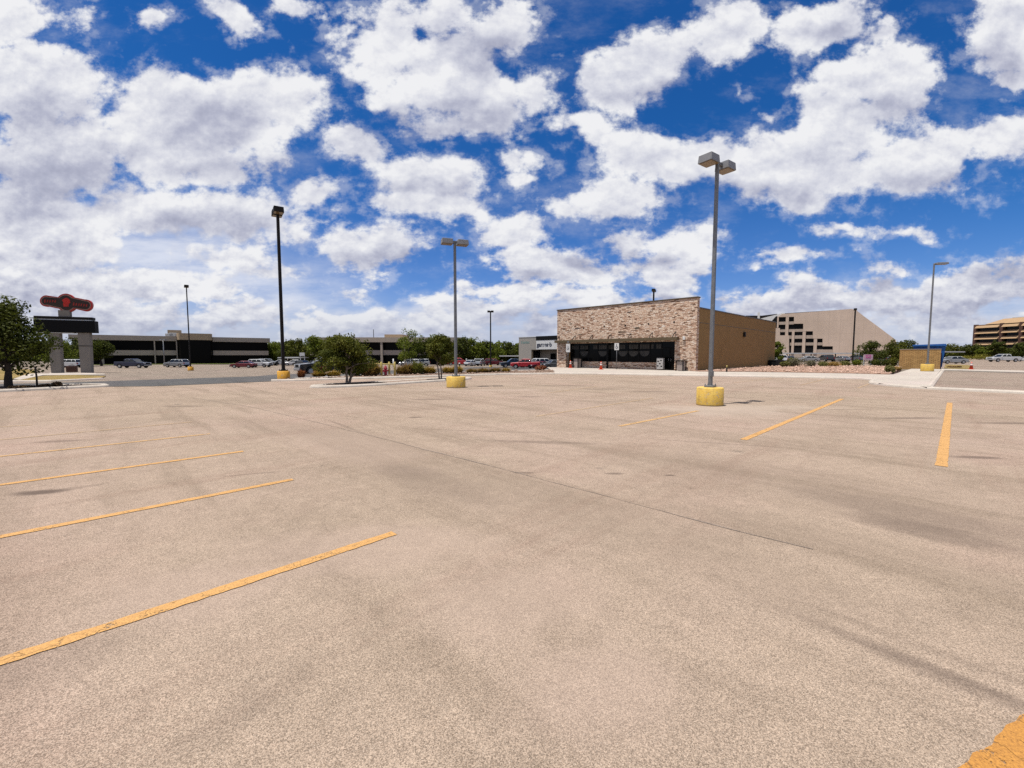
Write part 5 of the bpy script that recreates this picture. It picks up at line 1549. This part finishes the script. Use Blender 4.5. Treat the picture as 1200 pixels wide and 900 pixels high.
# L: <0 inside clouds
fb = W.noise(W.mapv(P, scale=(1, 1.25, 1)), 5.2, 9, .60)
fine = W.noise(W.mapv(P, scale=(1, 1.25, 1), loc=(3, 1, 0)), 20, 6, .6)
near = W.rng(Vv, .05, .7, .60, 1.0)
low = W.noise(W.mapv(P, scale=(1, 2.0, 1), loc=(2, 5, 0)), 11, 8, .60)
dens = W.math('ADD', W.math('MULTIPLY', L, -1.12), W.math('MULTIPLY', W.math('SUBTRACT', fb, .5), W.math('MULTIPLY', near, 1.25)))
dens = W.math('ADD', dens, W.math('MULTIPLY', W.math('SUBTRACT', fine, .5), .20))
lw = W.rng(Vv, .02, .40, 1.0, 0)
dens = W.math('ADD', dens, W.math('MULTIPLY', W.math('SUBTRACT', low, .5), lw))
alpha = W.rng(dens, -.04, .11, 0, 1, True)
# wisps: thin veil over part of the blue
veil = W.math('MULTIPLY', W.rng(W.noise(W.mapv(P, scale=(.8, 1.6, 1), loc=(7, 2, 0)), 3.0, 7, .65), .50, .75, 0, .35, True), W.rng(L, .45, .0, .15, 1.0))
fringe = W.math('MULTIPLY', W.rng(dens, -.13, .0, 0, .30, True), W.rng(fine, .42, .62, .05, 1.0, True))
alpha = W.math('MAXIMUM', W.math('MAXIMUM', alpha, veil), fringe)
# unseen clouds added above the frame to take blue out of the fill light
over = W.math('MULTIPLY', W.rng(W.noise(tc, 3.2, 7, .6), .40, .50, 0, 1, True), W.rng(Vv, 1.1, 1.5, 0, 1, True))
alpha = W.math('MAXIMUM', alpha, over)
# thin high sheet low on the left and right, streaked
strk = W.noise(W.mapv(P, scale=(1, 4.5, 1), loc=(9, 1, 0)), 3.2, 7, .6)
sheet_a = None
for (cx, cy, rx, ry) in ((90, 350, 400, 125), (560, 385, 300, 40), (1120, 372, 260, 55)):
    u, v, k = uv(cx, cy)
    l = W.rng(W.vm('LENGTH', W.mapv(PW0, loc=(u, v, 0), scale=(rx * k, ry * k, 1.0), typ='TEXTURE')), 1.05, .55, 0, .86, True)
    sheet_a = l if sheet_a is None else W.math('MAXIMUM', sheet_a, l)
sheet_a = W.math('MULTIPLY', sheet_a, W.rng(strk, .33, .60, .45, 1.0, True))
# light and dark relief inside the clouds: compare the puffs with the puffs slightly higher up
up = W.vm('ADD', P, (-.010, .028, 0))
fb2 = W.noise(W.mapv(up, scale=(1, 1.25, 1)), 5.2, 9, .60)
low2 = W.noise(W.mapv(W.vm('ADD', P, (-.004, .012, 0)), scale=(1, 2.0, 1), loc=(2, 5, 0)), 11, 8, .60)
fineu = W.noise(W.mapv(W.vm('ADD', P, (-.003, .008, 0)), scale=(1, 1.25, 1), loc=(3, 1, 0)), 20, 6, .6)
rel = W.math('ADD', W.math('ADD', W.math('MULTIPLY', W.math('SUBTRACT', fb, fb2), 2.3), W.math('MULTIPLY', W.math('SUBTRACT', fine, fineu), .5)), W.math('MULTIPLY', W.math('SUBTRACT', low, low2), W.math('MULTIPLY', lw, 2.2)))
big = W.noise(W.mapv(P, scale=(1, 1.7, 1), loc=(1.7, 4.2, 0)), 2.7, 4, .55)
# hand-placed grey bellies
DK = [(60,215,90,45),(240,262,90,18),(470,155,90,22),(560,140,60,26),(300,200,90,14),(250,150,50,30),(40,350,110,30),(700,300,60,10),(620,320,60,8),(460,305,50,10),(735,300,48,8),(880,232,120,12),(1120,215,90,12),(1165,75,45,20),(990,28,50,10),(560,60,50,25),(50,140,60,20),
      (1040,330,40,8),(1120,350,140,22),(930,365,100,14),(140,400,150,18),(380,395,200,16),(620,375,90,20),(800,350,80,12),(500,225,50,7),(1060,130,50,16),(760,110,60,12),(1190,330,60,40)]
DL = None
for i, (cx, cy, rx, ry) in enumerate(DK):
    if i % 6 == 0:
        PW = W.n('ShaderNodeVectorMath', {0: DL if i else L, 1: (1e-7, 1e-7, 0), 2: PW0}, operation='MULTIPLY_ADD').outputs[0]
    u, v, k = uv(cx, cy)
    l = W.vm('LENGTH', W.mapv(PW, loc=(u, v, 0), scale=(rx * k * 1.2, ry * k * 1.3, 1.0), typ='TEXTURE'))
    DL = l if DL is None else W.n('ShaderNodeMath', {0: DL, 1: l, 2: .3}, operation='SMOOTH_MIN').outputs[0]
belly = W.rng(DL, 1.3, .25, 0, .44, True)
edge = W.rng(dens, .04, .45, 0, .12, True)
light = W.math('SUBTRACT', W.math('ADD', .93, rel), W.math('ADD', belly, W.math('ADD', edge, W.math('MULTIPLY', W.rng(big, .42, .68, 0, 1, True), .16))), clamp=True)
CS = 9.0
cc_ = ramp(W, light, [(0, CW(.38, .40, .53)), (.35, CW(.52, .54, .67)), (.7, CW(.76, .775, .86)), (1, CW(.97, .975, 1.0))])
cloudc = W.n('ShaderNodeVectorMath', {0: cc_, 'Scale': CS}, operation='SCALE').outputs[0]
hs = W.n('ShaderNodeHueSaturation', {'Color': sky.outputs[0], 'Hue': .5, 'Saturation': 1.25, 'Value': 1.0}).outputs[0]
skyc = W.vm('MULTIPLY', hs, W.mix(W.rng(Vv, 0.0, .55, 0, 1, True), CW(.85, .84, 1.15), CW(.30, .74, 1.08)))
hz_ = W.rng(Vv, -.01, .14, .62, 0, True)
sheetc = W.mix(W.rng(strk, .35, .65), CW(5.6, 6.1, 7.6), CW(7.8, 8.1, 9.0))
col = W.mix(hz_, W.mix(alpha, W.mix(sheet_a, skyc, sheetc), cloudc), CW(4.2, 4.7, 6.1))
SKYS = .078
bg = W.n('ShaderNodeBackground', {'Color': col, 'Strength': SKYS})
W.t.links.new(bg.outputs[0], W.n('ShaderNodeOutputWorld').inputs[0])
W.m.cycles.sampling_method = 'MANUAL'; W.m.cycles.sample_map_resolution = 512

sun = bpy.data.lights.new('sun', 'SUN'); sun.energy = 5.0; sun.angle = R(.53); sun.color = (1, .96, .90)
so = bpy.data.objects.new('sun', sun); COL.objects.link(so)
sv = Vector((math.sin(SUN_AZ) * math.cos(SUN_EL), math.cos(SUN_AZ) * math.cos(SUN_EL), math.sin(SUN_EL)))
so.rotation_euler = sv.to_track_quat('Z', 'Y').to_euler(); so.location = sv * 60

cam = bpy.data.cameras.new('camera'); co = bpy.data.objects.new('camera', cam); COL.objects.link(co)
cam.sensor_width = 36; cam.lens = 36 * F / 1200; cam.clip_end = 20000; cam.clip_start = .05
co.location = (0, 0, HC); co.rotation_euler = (PI / 2 - TH, 0, 0)
S.camera = co
S.render.engine = 'CYCLES'
S.cycles.max_bounces = 5; S.cycles.diffuse_bounces = 2; S.cycles.glossy_bounces = 2; S.cycles.transparent_max_bounces = 8
S.cycles.use_denoising = False
S.view_settings.view_transform = 'Standard'; S.view_settings.look = 'None'; S.view_settings.gamma = 1; S.view_settings.exposure = 0.35
